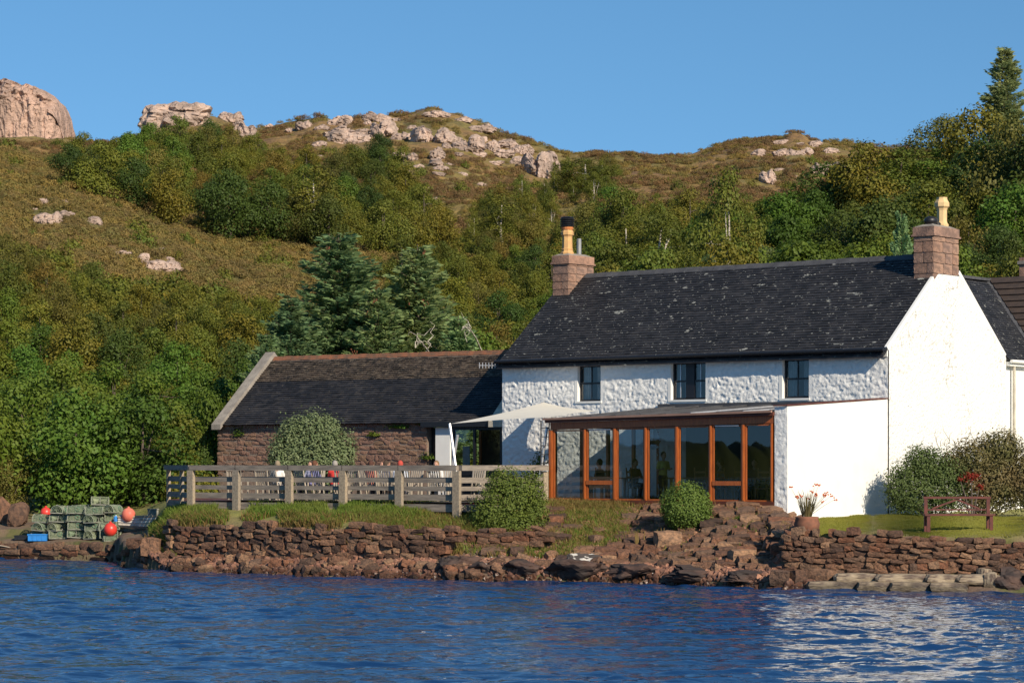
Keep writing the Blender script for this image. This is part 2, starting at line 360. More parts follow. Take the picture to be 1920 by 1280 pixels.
def ground(x, y):
    x = np.asarray(x, float); D = np.asarray(y, float)
    u = CU + x / np.maximum(D, 1) * F
    ds = dshore(u); dl = D - ds + .0
    rows = [np.interp(dl, DK, PR[i]) for i in range(len(PR))]
    pu = np.clip(np.searchsorted(PR_U, u) - 1, 0, len(PR_U)-2); near = np.zeros(u.shape)
    for i in range(len(PR_U)-1):
        t = np.clip((u - PR_U[i]) / (PR_U[i+1]-PR_U[i]), 0, 1)
        near = np.where(pu == i, rows[i]*(1-t)+rows[i+1]*t, near)
    near = near + fbm(x*1.1, D*1.1, 3, 4) * .09 * np.clip(1 - np.clip((D-90)/20, 0, 1), 0, 1)
    hill = H + (HV - hillv(u, D)) / F * D
    amp = np.clip((D - 100) / 150, 0, 1)
    hill = np.where(D < 91.5, -9, hill)
    hill = hill + (fbm(x*.05, D*.05, 5, 5) * 2.2 + fbm(x*.3, D*.3, 8, 3) * .35) * amp
    return np.maximum(near, hill)
def gz(x, y): return float(ground(np.array([x]), np.array([y]))[0])
_DS = np.concatenate([np.arange(66, 130, .4), np.arange(130, 640, 1.5)])
def hit(u, v, dmin=66):
    """first point of the land seen at photo pixel (u, v)"""
    ds = _DS[_DS >= dmin]; xs = (u-CU)/F*ds; z = ground(xs, ds)
    ok = np.nonzero(z >= H + (HV - v)/F*ds)[0]
    i = ok[0] if len(ok) else int(np.argmax((z-H)/ds))
    return xs[i], ds[i], z[i]

def grid_mesh(name, uu, dd, mat):
    U, Dg = np.meshgrid(uu, dd); X = (U-CU)/F*Dg; Z = ground(X, Dg)
    V = np.stack([X, Dg, Z], -1).reshape(-1, 3); n = len(uu); m_ = len(dd)
    i = np.arange((m_-1)*n).reshape(m_-1, n)[:, :-1].ravel()
    return np_mesh(name, V, np.stack([i, i+1, i+n+1, i+n], 1), mat, True)
def land_mat():
    m, t, p = new_mat('shore_earth'); p.inputs['Roughness'].default_value = .95
    a = ramp(t, noise_tex(t, .8, 6, 'Position'), [(.35, (.10,.062,.045)), (.5, (.15,.10,.065)), (.65, (.085,.085,.025))])
    g = ramp(t, noise_tex(t, .5, 5, 'Position'), [(.35, (.15,.155,.030)), (.5, (.20,.19,.045)), (.65, (.20,.165,.06))])
    geo = t.nodes.new('ShaderNodeNewGeometry'); sx = t.nodes.new('ShaderNodeSeparateXYZ'); t.links.new(geo.outputs['Position'], sx.inputs[0])
    k = ramp(t, sx.outputs['Z'], [(.0, (0,0,0)), (1, (1,1,1))])
    mr = N(t, 'ShaderNodeMapRange'); mr.inputs[1].default_value = 1.2; mr.inputs[2].default_value = 1.6; t.links.new(sx.outputs['Z'], mr.inputs[0])
    t.links.new(mix(t, mr.outputs[0], a, g), p.inputs['Base Color'])
    bump(t, p, noise_tex(t, 9, 6, 'Position'), .8, .06); return m
def hill_mat():
    m, t, p = new_mat('heather_moor'); p.inputs['Roughness'].default_value = .95
    a = ramp(t, noise_tex(t, .06, 7, 'Position', rough=.65), [(.32, (.10,.095,.022)), (.45, (.19,.145,.040)), (.56, (.23,.140,.048)), (.70, (.13,.072,.036))])
    b = ramp(t, noise_tex(t, .7, 6, 'Position'), [(.3, (.5,.5,.5)), (.7, (1.35,1.3,1.2))])
    t.links.new(mix(t, 1, a, b, 'MULTIPLY'), p.inputs['Base Color'])
    bump(t, p, noise_tex(t, 1.4, 7, 'Position'), 1, .5); return m
MT['shore'] = land_mat(); MT['hill'] = hill_mat()
uu = np.arange(-420, 2360, 7.0)
dn = np.concatenate([np.arange(60, 92, .11), np.arange(92, 124, .5)])
o = link(bpy.data.objects.new('shore_ground', grid_mesh('shore_ground', uu, dn, MT['shore']))); tag(o, kind='structure')
dh = np.concatenate([np.arange(94, 260, 1.0), np.arange(260, 470, 1.6), np.arange(470, 900, 12)])
o = link(bpy.data.objects.new('hillside', grid_mesh('hillside', np.arange(-900, 2840, 7.0), dh, MT['hill']))); tag(o, kind='structure')
o.location.z = -.05

# loch
def water():
    dx = .085; xs = np.arange(-25, 25, dx); ys = np.arange(23, 96, .095); X, Y = np.meshgrid(xs, ys)
    Z = np.zeros_like(X); r_ = np.random.default_rng(3)
    wx = X + fbm(X*.18, Y*.18, 21, 3)*1.3; wy = Y + fbm(X*.18+50, Y*.18, 23, 3)*1.3
    gust = .62 + .6 * vnoise(X*.09+3, Y*.06, 31) + .25*vnoise(X*.4, Y*.25, 33)
    for i in range(58):
        lam = .34 * (3.2/.34) ** (r_.random()**1.1); a = math.radians(90 + r_.normal(0, 33)) + .25
        kx, ky = math.cos(a)*2*math.pi/lam, math.sin(a)*2*math.pi/lam
        ph = r_.random()*6.28; s = np.sin(kx*wx + ky*wy + ph)
        Z += lam * .0021 * (1 - 2*np.abs(s)**1.0 + s*.6)
    for i in range(3):
        Z += .009*2**-i * fbm(X*(1.6+1.7*i), Y*(2.4+2.3*i), 41+i, 2)
    edge = np.clip(np.minimum.reduce([X+25, 25-X, Y-23, 96-Y])/2, 0, 1)
    Z = (Z - Z.mean()) * gust * edge
    n = len(xs); m_ = len(ys); V = np.stack([X, Y, Z], -1).reshape(-1, 3)
    i = np.arange((m_-1)*n).reshape(m_-1, n)[:, :-1].ravel(); Fq = np.stack([i, i+1, i+n+1, i+n], 1)
    x0, x1, y0, y1 = xs[0], xs[-1], ys[0], ys[-1]; B = len(V); W = 2500
    ring = [(-W,-W,0),(W,-W,0),(W,W,0),(-W,W,0),(x0,y0,0),(x1,y0,0),(x1,y1,0),(x0,y1,0)]
    V = np.concatenate([V, np.array(ring)]); Fq = np.concatenate([Fq, B + np.array([(0,1,5,4),(1,2,6,5),(2,3,7,6),(3,0,4,7)])])
    o = link(bpy.data.objects.new('loch_water', np_mesh('loch_water', V, Fq, MT['water'], True))); tag(o, kind='structure')
water()
# the far shore of the loch out to the left, which the glazing mirrors
xs = np.linspace(0, 1, 1500); th = np.radians(170 + xs*70)
rr_ = 640 + 40*np.sin(xs*17); top = 3.5 + 4.5*vnoise(xs*13, xs*0, 5) + 6.5*vnoise(xs*60, xs*0, 6)**2 + 3*vnoise(xs*190, xs*0, 7) + 1.2*vnoise(xs*500, xs*0, 8)
V = []
for d, zf in ((0, -.5), (6, .45), (22, .85), (50, 1.0), (120, .4)):
    V.append(np.stack([(rr_+d)*np.cos(th), (rr_+d)*np.sin(th), top*zf*(1 if d else 1) + (vnoise(xs*150, xs*0+d, 9)*2 if d else 0)], -1))
V = np.concatenate(V); n = len(xs); i = np.arange(4*n).reshape(4, n)[:, :-1].ravel()
o = link(bpy.data.objects.new('far_shore', np_mesh('far_shore', V, np.stack([i, i+n, i+n+1, i+1], 1), MT['dark_leaf'], True))); tag(o, kind='structure')
# ------------------------------------------------------------------ buildings
HX, HY, HR = 11.75, 80.0, math.atan2(-.6255, .78)     # front right corner of the farmhouse and its heading
def lx(u, y):      # local x on the plane local-y = y for photo column u
    k = (u - CU)/F
    return -((HX + .6255*y) - k*(HY + .78*y)) / (.78 + .6255*k)
def to_w(x, y): return (HX + .78*x + .6255*y, HY - .6255*x + .78*y)

def relief(x0, x1, z0, z1, holes, step, amp, seed, place, top=None):
    """rendered wall face as a grid with real lumps; holes=(x0,x1,z0,z1); place(x,z,d)->xyz"""
    def lines(a, b, cuts):
        pts = sorted({a, b, *[c for c in cuts if a < c < b]}); out = []
        for p, q in zip(pts[:-1], pts[1:]):
            k = max(1, round((q-p)/step)); out += list(np.linspace(p, q, k, endpoint=False))
        return np.array(out + [b])
    xs = lines(x0, x1, [c for h in holes for c in h[:2]]); zs = lines(z0, z1, [c for h in holes for c in h[2:]])
    X, Z = np.meshgrid(xs, zs)
    if top is not None: Z = z0 + (Z-z0) * (top(X)-z0)/(z1-z0)
    wx_ = X + fbm(X*2, Z*2, seed+3, 2)*.25; Dp = (fbm(wx_*2.6+9, Z*3.6, seed, 2)*.16 + (1-np.abs(fbm(wx_*6.2+Z*3.0, Z*9.5-X*2.5, seed+9, 2))*2.4)*.34 + fbm(X*12, Z*12, seed+20, 2)*.34) * amp
    edge = np.clip(np.minimum(X-x0, x1-X)/.08, 0, 1)
    for h in holes:
        dx = np.maximum(np.maximum(h[0]-X, X-h[1]), 0); dz = np.maximum(np.maximum(h[2]-Z, Z-h[3]), 0)
        edge = np.minimum(edge, np.clip((np.hypot(dx, dz)-.12)/.05, 0, 1))
    P = place(X, Z, Dp*edge); V = np.stack([np.broadcast_to(a, X.shape) for a in P], -1).reshape(-1, 3)
    n = len(xs); m_ = len(zs); i = np.arange((m_-1)*n).reshape(m_-1, n)[:, :-1]
    cx = (X[:-1, :-1]+X[1:, 1:])/2; cz = (Z[:-1, :-1]+Z[1:, 1:])/2; keep = np.ones(cx.shape, bool)
    for h in holes: keep &= ~((cx > h[0]) & (cx < h[1]) & (cz > h[2]) & (cz < h[3]))
    i = i[keep]; return V, np.stack([i, i+1, i+n+1, i+n], 1)
def rel_obj(name, mat, parent, *a, **k):
    V, Fq = relief(*a, **k); return link(bpy.data.objects.new(name, np_mesh(name, V, Fq, mat, True)), parent)
def slates(name, mat, parent, o, ax, up, L, S, wid, exp, rnd, nrm=None, skip=None, kind='stuff', lift=.012):
    """rows of slates laid with overlap: origin o at the eave, ax along, up = up the slope"""
    o = Vector(o); ax = Vector(ax).normalized(); up = Vector(up).normalized(); nn = ax.cross(up).normalized()
    if nn.z < 0: nn = -nn
    vs = []; fs = []; rows = int(S/exp)
    for r in range(rows):
        y0 = r*exp; x = -rnd.random()*wid*.6; 
        while x < L:
            ww = wid*rnd.uniform(.75, 1.25); xa = max(x, 0)+.004; xb = min(x+ww, L)-.004; x += ww
            if xb-xa < .03 or (skip and skip((xa+xb)/2, y0)): continue
            d = rnd.uniform(-.012, .012); t0 = lift + rnd.uniform(0, lift*.8); th = .012; y1 = min(y0 + exp*1.15, S)
            c = [(xa, y0+d, t0), (xb, y0+d, t0), (xb, y1, .001), (xa, y1, .001), (xa, y0+d, t0+th), (xb, y0+d, t0+th), (xb, y1, th*.6), (xa, y1, th*.6)]
            b = len(vs); vs += [tuple(o + ax*p[0] + up*p[1] + nn*p[2]) for p in c]
            fs += [(b+4, b+5, b+6, b+7), (b, b+1, b+5, b+4), (b+1, b+2, b+6, b+5), (b+3, b, b+4, b+7)]
    me = bpy.data.meshes.new(name); me.from_pydata(vs, [], fs); me.materials.append(mat)
    ob = link(bpy.data.objects.new(name, me), parent); tag(ob, kind=kind); return ob
# stone prototypes shared by every wall
def stone_protos(n, mat, flat=1.0, rough=.10, cuts=1):
    out = []
    for k in range(n):
        bm = bmesh.new(); bmesh.ops.create_cube(bm, size=1)
        bmesh.ops.subdivide_edges(bm, edges=bm.edges, cuts=cuts, use_grid_fill=True)
        for v in bm.verts:
            c = v.co; q = Vector(c); l = max(abs(c.x), abs(c.y), abs(c.z)); s = q.length
            v.co = q * (l / s)**.32 * 1.06
            v.co += Vector([mn.noise(q*1.7 + Vector((k*7.3, a*5, 2))) for a in range(3)]) * rough * 1.6
        bmesh.ops.bevel(bm, geom=[e for e in bm.edges if e.calc_face_angle(0) > .9], offset=.05, segments=1, affect='EDGES') if False else None
        me = bpy.data.meshes.new('stone'); bm.to_mesh(me); bm.free(); me.materials.append(mat); out.append(me)
    return out
STP = stone_protos(10, MT['stone']); STB = stone_protos(8, MT['barn_stone'], rough=.13); STC = stone_protos(4, MT['chimney'], rough=.012)
STPALE = stone_protos(4, MT['stone_pale'], rough=.05, cuts=2)
def stone(parent, loc, size, rot=(0, 0, 0), protos=STP, name='stone', off=None):
    o = bpy.data.objects.new(name, R.choice(protos)); link(o, parent)
    o.location = Vector(loc) - (off or Vector((0, 0, 0))); o.scale = size; o.rotation_euler = rot; return o

def sash(parent, x0, x1, z0, z1, y, double=False, lower_open=False, lbl=None):
    """black sash window, glass a sub-part"""
    f = MB(); b = .055
    f.box(x0, x0+b, y, y+.08, z0, z1).box(x1-b, x1, y, y+.08, z0, z1).box(x0+b, x1-b, y, y+.08, z1-b, z1).box(x0+b, x1-b, y-.02, y+.08, z0, z0+b*1.2)
    zm = (z0+z1)/2
    f.box(x0+b, x1-b, y+.0, y+.05, zm-.03, zm+.03)
    cs = [(x0+b, x1-b)]
    if double:
        xm = (x0+x1)/2; f.box(xm-.17, xm+.17, y-.02, y+.085, z0, z1); cs = [(x0+b, xm-.17), (xm+.17, x1-b)]
    o = f.build('window', MT['dark_frame'], parent)
    if lbl: o['label'] = lbl
    for a, c in cs:
        g = MB(); g.box((a+c)/2-.012, (a+c)/2+.012, y+.01, y+.04, z0+b, z1-b); g.build('glazing_bar', MT['dark_frame'] if not double else MT['silver'], o)
        for za, zb, yy in ((z0+b, zm-.03, .022), (zm+.03, z1-b, .04)):
            MB().add([(a, y+yy, za), (c, y+yy, za), (c, y+yy, zb), (a, y+yy, zb)], [(0, 1, 2, 3)]).build('pane', MT['glass'], o)
        cu = MB(); n_ = 14; cw = (c-a)*.34
        for i in range(n_):
            for s_, xa in ((1, a), (-1, c-cw)):
                xx = xa + cw*i/n_; d0 = .02*math.sin(i*2.4)
                cu.add([(xx, y+.16+d0, z0), (xx+cw/n_, y+.16+.02*math.sin((i+1)*2.4), z0), (xx+cw/n_, y+.16+.02*math.sin((i+1)*2.4), z1), (xx, y+.16+d0, z1)], [(0, 1, 2, 3)])
        cu.build('curtain', MT['curtain'], o)
        MB().box(a, c, y+.6, y+.62, z0, z1).build('dark_backing', MT['black'], o) if False else None
    return o

house = empty('farmhouse', (HX, HY, 0), HR, 'whitewashed two-storey farmhouse with a dark slate roof and stone chimneys at both ends', 'house')
EZ, RZ, HD_, HL = 6.93, 10.08, 7.7, 15.5
WIN = [(-12.18, -11.2, 5.50, 6.72), (-8.28, -6.89, 5.49, 6.72), (-3.9, -2.9, 5.47, 6.72)]
rel_obj('front_wall', MT['harl'], house, -HL, 0, 1.9, EZ-.02, WIN, .034, .050, 3, lambda X, Z, D: (X, -D, Z))
def gtop(Y): return np.where(Y < HD_/2, EZ + (RZ-EZ)*Y/(HD_/2), RZ - (RZ-EZ)*(Y-HD_/2)/(HD_/2))
rel_obj('gable_wall', MT['gable'], house, 0, HD_, 1.4, RZ, [], .07, .03, 5, lambda X, Z, D: (D+.035, X, Z), top=lambda Y: np.minimum(gtop(Y), 9.47))
sh = MB(); t_ = .25      # back and far walls, reveals, ceiling under the roof
sh.add([(-HL, HD_, 1.4), (0, HD_, 1.4), (0, HD_, EZ), (-HL, HD_, EZ)], [(0, 1, 2, 3)])
sh.add([(-HL, 0, 1.4), (-HL, HD_, 1.4), (-HL, HD_, EZ), (-HL, HD_/2, RZ), (-HL, 0, EZ)], [(0, 1, 2, 3, 4)])
sh.build('rear_wall', MT['harl'], house)
MB().add([(-HL, .5, 1.9), (-.1, .5, 1.9), (-.1, .5, EZ), (-HL, .5, EZ)], [(0, 1, 2, 3)]).build('inner_wall', MT['wall_in'], house) if False else None
for i, (a, b, c, d) in enumerate(WIN):
    rv = MB(); y1 = .20
    rv.add([(a, 0, c), (a, y1, c), (a, y1, d), (a, 0, d)], [(0, 1, 2, 3)]).add([(b, 0, c), (b, y1, c), (b, y1, d), (b, 0, d)], [(0, 3, 2, 1)])
    rv.add([(a, 0, d), (a, y1, d), (b, y1, d), (b, 0, d)], [(0, 1, 2, 3)]).box(a-.10, b+.04, -.035, y1, c-.07, c-.001)
    rv.box(a-.13, a-.001, -.012, .05, c, d+.001)
    rv.build('window_reveal', MT['smooth_white'], house)
    sash(house, a+.002, b-.002, c, d, .13, double=(i == 1))
# eaves course, fascia, gutter
MB().box(-HL, -.01, -.045, .02, EZ-.22, EZ-.02).build('eaves_band', MT['smooth_white'], house)
g = MB(); g.tube([(-HL-.1, -.30, EZ-.01), (.02, -.30, EZ-.01)], .065, 8).box(-HL-.05, 0, -.24, -.05, EZ-.05, EZ+.05).build('gutter', MT['black'], house)
up = Vector((0, HD_/2, RZ-EZ)); S_ = up.length; upn = up.normalized(); eo = Vector((-HL, 0, EZ)) - upn*.35 + Vector((0, 0, .03))
rb = MB()
for sgn in (0, 1):
    y0 = -.26 if not sgn else HD_+.26; z0 = EZ - .26*(RZ-EZ)/(HD_/2) + .06
    rb.add([(-HL-.05, y0, z0), (-.02, y0, z0), (-.02, HD_/2, RZ+.06), (-HL-.05, HD_/2, RZ+.06), (-HL-.05, y0, z0-.1), (-.02, y0, z0-.1), (-.02, HD_/2, RZ-.06), (-HL-.05, HD_/2, RZ-.06)],
           [(0,1,2,3),(7,6,5,4),(0,4,5,1),(1,5,6,2),(3,7,4,0)])
roof = rb.build('roof', MT['slate'], house)
slates('roof_slates', MT['slate'], roof, (-HL-.08, -.28, EZ-.28*(RZ-EZ)/(HD_/2)+.075), (1, 0, 0), upn, HL+.05, S_+.34, .26, .145, R)
rt = MB()
x = -HL+.78
k = 0
while x < -.76:
    e = min(x+.62, -.75); ym = HD_/2; dz = .012*(k % 2)
    o_ = MB(); o_.add([(x+.004, ym-.17, RZ-.045+dz), (e-.004, ym-.17, RZ-.045+dz), (e-.004, ym, RZ+.13+dz), (x+.004, ym, RZ+.13+dz), (x+.004, ym+.17, RZ-.045+dz), (e-.004, ym+.17, RZ-.045+dz),
      (x+.004, ym-.15, RZ-.08), (e-.004, ym-.15, RZ-.08)], [(0, 1, 2, 3), (3, 2, 5, 4), (0, 6, 7, 1), (0, 3, 4), (1, 5, 2)]).build('ridge_tile', MT['ridge'], roof); x = e; k += 1
# white verge along the front-right gable slope
vg = MB(); A = Vector((.0, -.05, EZ-.03)); B_ = Vector((.0, 2.85, EZ+(RZ-EZ)*2.85/3.85)); vg.bar(A+Vector((-.03,0,.06)), B_+Vector((-.03,0,.06)), .10, .14).build('verge', MT['smooth_white'], house); vg = MB()
A2 = Vector((.0, HD_, EZ)); B2 = Vector((.0, 4.5, EZ+(RZ-EZ)*(HD_-4.5)/3.85)); vg.bar(B2+Vector((-.03,0,.06)), A2+Vector((-.03,0,.06)), .10, .14).build('verge', MT['smooth_white'], house)
def chimney(x0, x1, y0, y1, z0, z1, cap):
    c = MB(); c.box(x0+.03, x1-.03, y0+.03, y1-.03, z0, z1-.3); ch = c.build('chimney', MT['mortar'], house)
    z = z0; zs = []
    while z < z1-.32: h = min(R.uniform(.26, .38), z1-.30-z); zs.append((z, h)); z += h
    for z, h in zs:
        for face, (a, b) in (('f', (x0, x1)), ('s', (y0, y1)), ('b', (x0, x1)), ('l', (y0, y1))):
            p = a
            while p < b-.02:
                wv = R.uniform(.34, .80); q = p+wv
                if b-q < .2: q = b
                s = (q-p-.004, .12, h-.004)
                if face == 'f': stone(ch, ((p+q)/2, y0+.055, z+h/2), s, (0, 0, 0), STC, 'block')
                elif face == 'b': stone(ch, ((p+q)/2, y1-.055, z+h/2), s, (0, 0, 0), STC, 'block')
                elif face == 's': stone(ch, (x1-.055, (p+q)/2, z+h/2), (.12, q-p-.004, h-.004), (0, 0, 0), STC, 'block')
                else: stone(ch, (x0+.055, (p+q)/2, z+h/2), (.12, q-p-.004, h-.004), (0, 0, 0), STC, 'block')
                p = q
    cp = MB(); cp.box(x0-.05, x1+.05, y0-.05, y1+.05, z1-.31, z1-.25).box(x0-.01, x1+.01, y0-.01, y1+.01, z1-.25, z1)
    cp.build('cope', MT['chimney'], ch)
    hb = MB(); hb.add([(x0+.02, y0+.02, z1), (x1-.02, y0+.02, z1), (x1-.02, y1-.02, z1), (x0+.02, y1-.02, z1), (x0+.2, y0+.25, z1+.09), (x1-.2, y0+.25, z1+.09), (x1-.2, y1-.25, z1+.09), (x0+.2, y1-.25, z1+.09)],
                   [(0,1,5,4),(1,2,6,5),(2,3,7,6),(3,0,4,7),(4,5,6,7)]).build('flaunching', MT['concrete'], ch)
    return ch
c1 = chimney(-15.53, -14.79, 2.9, 4.4, 9.0, 10.83, 0)
pp = [(.24,0),(.25,.06),(.21,.10),(.20,.16),(.22,.19),(.19,.22),(.18,.62),(.19,.66),(.235,.70),(.235,.80),(.20,.86),(.20,.98)]
MB().lathe(pp, 8, (-15.16, 3.3, 10.88)).build('chimney_pot', MT['pot'], c1)
MB().lathe([(.20,.0),(.22,.05),(.22,.14),(.19,.16)], 14, (-15.16, 3.3, 11.76)).build('pot_rim', MT['pot_red'], c1)
cw_ = MB()
for k in range(4): cw_.lathe([(.25, k*.075), (.27, k*.075+.02), (.25, k*.075+.045)], 16, (-15.16, 3.3, 11.88))
cw_.lathe([(.17,-.02),(.17,.28)], 12, (-15.16, 3.3, 11.88)).lathe([(.26,.30),(.2,.35),(.05,.37)], 14, (-15.16, 3.3, 11.88)).build('cowl', MT['black'], c1)
MB().tube([(-15.16, 4.0, 10.85), (-15.16, 4.0, 11.5)], .085, 12).build('flue', MT['steel'], c1)
c2 = chimney(-.74, .02, 2.85, 4.5, 8.9, 11.0, 0)
pq = [(.22,0),(.23,.10),(.19,.14),(.17,.2),(.17,.55),(.19,.62),(.25,.68),(.25,.80),(.18,.92),(.18,.98)]
MB().lathe(pq, 8, (-.36, 4.05, 11.05)).build('chimney_pot', surf('pale_buff_clay', (.66,.47,.24), (.58,.40,.2), 6, .8), c2)
q_ = MB(); q_.ball((-.37, 3.35, 11.22), .19, (1.15, 1.35, .8)); q_.lathe([(.17,0),(.17,.15)], 12, (-.37, 3.35, 11.02)).ball((-.33, 3.72, 11.14), .10, (1, 1.3, .7)).build('cowl', MT['black'], c2, True)

# screen wall that closes the sun room
zf, zb = 5.05, 5.38
sw = empty('end_wall', (HX, HY, 0), HR, 'smooth white wall with thin brown coping between the sun room and the gable', 'wall')
rel_obj('side_face', MT['smooth_white'], sw, -5.8, -.02, 1.3, zb, [], .25, .006, 8, lambda X, Z, D: (-.003+D, X, Z), top=lambda X: zf + (zb-zf)*(X+5.8)/5.8)
rel_obj('front_face', MT['harl'], sw, -.45, -.003, 1.3, zf, [], .04, .035, 9, lambda X, Z, D: (X, -5.8-D, Z))
MB().box(-.45, -.03, -5.77, -.06, 1.3, 4.9).build('core', MT['smooth_white'], sw)
MB().bar((-.22, -5.86, zf+.03), (-.22, -.02, zb+.03), .50, .03).build('coping', MT['timber_dark'], sw)

# ---- the glazed sun room
con = empty('sun_room', (HX, HY, 0), HR, 'lean-to glazed sun room with orange timber posts in front of the farmhouse', 'conservatory')
FY = -5.75; CL = -8.87
def ez(x): return 4.92 - .14*(x/CL)
ux = [1034, 1098, 1154, 1212, 1270.5, 1334, 1395, 1451]
px_ = [lx(q, FY) for q in ux]
zb0 = 2.24
MB().box(CL, -.46, FY-.06, FY+.10, 2.12, zb0).build('sill', MT['timber_dark'], con)
def beam(n, x0, x1, y0, y1, za, zc, mat='timber_orange'):
    m_ = MB(); m_.add([(x0,y0,ez(x0)+za),(x1,y0,ez(x1)+za),(x1,y1,ez(x1)+za),(x0,y1,ez(x0)+za),(x0,y0,ez(x0)+zc),(x1,y0,ez(x1)+zc),(x1,y1,ez(x1)+zc),(x0,y1,ez(x0)+zc)],
        [(0,3,2,1),(4,5,6,7),(0,1,5,4),(1,2,6,5),(2,3,7,6),(3,0,4,7)]); return m_.build(n, MT[mat], con)
beam('head_beam', CL, -.46, FY-.03, FY+.09, -.34, -.12)
beam('fascia', CL-.12, -.44, FY-.16, FY-.06, -.12, -.02, 'timber_dark')
for i, x in enumerate(px_):
    wd = .17 if i == 0 else (.105 if i in (4, 2, 6) else .08)
    if i == 7: x -= .05; wd = .07
    p_ = MB(); p_.box(x-wd/2, x+wd/2, FY-.05, FY+.09, zb0, ez(x)-.345).box(x-wd/4, x+wd/4, FY-.075, FY-.051, zb0+.03, ez(x)-.37); p_.build('post', MT['timber_orange'], con)
for i in range(7):
    a, b = px_[i] + (.10 if i == 0 else .06), px_[i+1]-.06; zt = ez((a+b)/2)-.36
    f = MB(); e = .045
    f.box(a, a+e, FY-.02, FY+.05, zb0, zt).box(b-e, b, FY-.02, FY+.05, zb0, zt).box(a+e, b-e, FY-.02, FY+.05, zt-e, zt).box(a+e, b-e, FY-.02, FY+.05, zb0, zb0+e)
    zs = [(zb0+e, zt-e)]
    if i in (1, 5):
        zm = 3.35-34/4800*77-.02; f.box(a, b, FY-.06, FY+.07, zm-.07, zm+.06); zs = [(zb0+e, zm-.07), (zm+.06, zt-e)]
    fo = f.build('window', MT['timber_orange'], con)
    for za, zc in zs:
        MB().add([(a+e, FY+.01, za), (b-e, FY+.01, za), (b-e, FY+.01, zc), (a+e, FY+.01, zc)], [(0, 1, 2, 3)]).build('pane', MT['glass'], fo)
    if i in (1, 5): MB().box(a+.1, b-.1, FY-.045, FY-.021, zt-.03, zt-.01).build('stay', MT['silver'], fo)
# left glazed side
for k in range(5):
    y = FY+.1 + k*1.41; MB().box(CL+.0, CL+.10, y, y+.10, zb0, 4.5).build('post', MT['timber_orange'], con)
    if k < 4: MB().add([(CL+.05, y+.1, zb0), (CL+.05, y+1.41, zb0), (CL+.05, y+1.41, 4.5), (CL+.05, y+.1, 4.5)], [(0, 1, 2, 3)]).build('pane', MT['glass'], con)
MB().box(CL-.01, CL+.11, FY+.1, -.02, 4.501, 4.62).build('side_beam', MT['timber_orange'], con)
# roof in sheets with raised laps
nr = 9; xs_ = np.linspace(CL-.15, -.50, nr+1)
for i in range(nr):
    a, b = xs_[i]+.02, xs_[i+1]-.02; lift = .015*(i % 2)
    MB().add([(a, FY-.2, ez(a)+lift), (b, FY-.2, ez(b)+lift), (b, -.06, 5.23+lift), (a, -.06, 5.23+lift), (a, FY-.2, ez(a)-.02), (b, FY-.2, ez(b)-.02), (b, -.06, 5.19), (a, -.06, 5.19)],
             [(0,1,2,3),(7,6,5,4),(0,4,5,1),(1,5,6,2),(3,7,4,0),(2,6,7,3)]).build('roof_sheet', MT['lead'], con)
    MB().bar((b+.02, FY-.22, ez(b)+.03), (b+.02, -.06, 5.265), .035, .045).build('roof_bar', MT['silver'] if i in (5, 7) else MT['lead'], con)
beam('eaves_flashing', CL-.16, -.46, FY-.235, FY-.165, -.035, .03, 'copper')
MB().bar((CL+.1, -.055, 5.30), (-.5, -.055, 5.30), .05, .12).build('wall_flashing', MT['lead'], con)
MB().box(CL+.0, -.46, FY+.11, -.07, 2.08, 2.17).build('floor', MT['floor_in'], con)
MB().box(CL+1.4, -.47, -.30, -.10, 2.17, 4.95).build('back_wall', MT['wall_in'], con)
MB().box(CL+.2, -.47, -2.5, -2.35, 4.55, 4.70).build('tie_beam', MT['timber_dark'], con)

def world_in(x, y, z=0): a = to_w(x, y); return (a[0], a[1], z)
# dining furniture inside
def ladder_chair():
    t = empty('ladderback_chair', (0, 0, 0)); m_ = MT['interior_wood']
    MB().box(-.2, .2, -.2, .2, .43, .47).build('seat', m_, t)
    for sx in (-.18, .18):
        MB().box(sx-.018, sx+.018, -.195, -.16, 0, .43).build('leg', m_, t)
        MB().bar((sx, .18, 0), (sx, .18, .471), .036, .036).build('leg', m_, t); MB().bar((sx, .18, .472), (sx, .25, 1.08), .034, .034).build('back_post', m_, t)
    for z in (.62, .78, .94): MB().bar((-.162, .18+(z-.45)*.11, z), (.162, .18+(z-.45)*.11, z), .02, .06, (0, 0, 1)).build('rail', m_, t)
    return t
def table(name, L, W, hgt, mat, cat, lbl, grp):
    t = empty(name, (0, 0, 0), 0, lbl, cat, grp)
    MB().box(-L/2, L/2, -W/2, W/2, hgt-.04, hgt).build('table_top', mat, t)
    for sx in (-1, 1):
        for sy in (-1, 1): MB().box(sx*(L/2-.08)-.035, sx*(L/2-.08)+.035, sy*(W/2-.08)-.035, sy*(W/2-.08)+.035, 0, hgt-.041).build('leg', mat, t)
    return t
c0 = ladder_chair(); tb0 = table('dining_table', 1.4, .8, .76, MT['interior_wood'], 'table', '', 'dining tables in the sun room')
spots = [(1360, -5.25, 3.0, 'ladderback chair behind the opening casement next to the last window of the sun room'), (1430, -5.2, .4, 'ladderback chair nearest the white end wall inside the sun room'),
         (1192, -5.15, 2.6, 'ladderback chair behind the third pane of the sun room'), (1318, -5.1, 3.4, 'ladderback chair behind the fifth pane of the sun room'),
         (1122, -4.3, .3, 'ladderback chair behind the second pane of the sun room'), (1395, -3.6, 3.1, 'ladderback chair deeper in the sun room behind the sixth window post')]
for i, (u, y, rz, lb) in enumerate(spots):
    o = c0 if i == 0 else copy_tree(c0); o.location = world_in(lx(u, y), y, 2.17); o.rotation_euler = (0, 0, HR+rz)
    tag(o, lb, 'chair', 'ladderback chairs in the sun room')
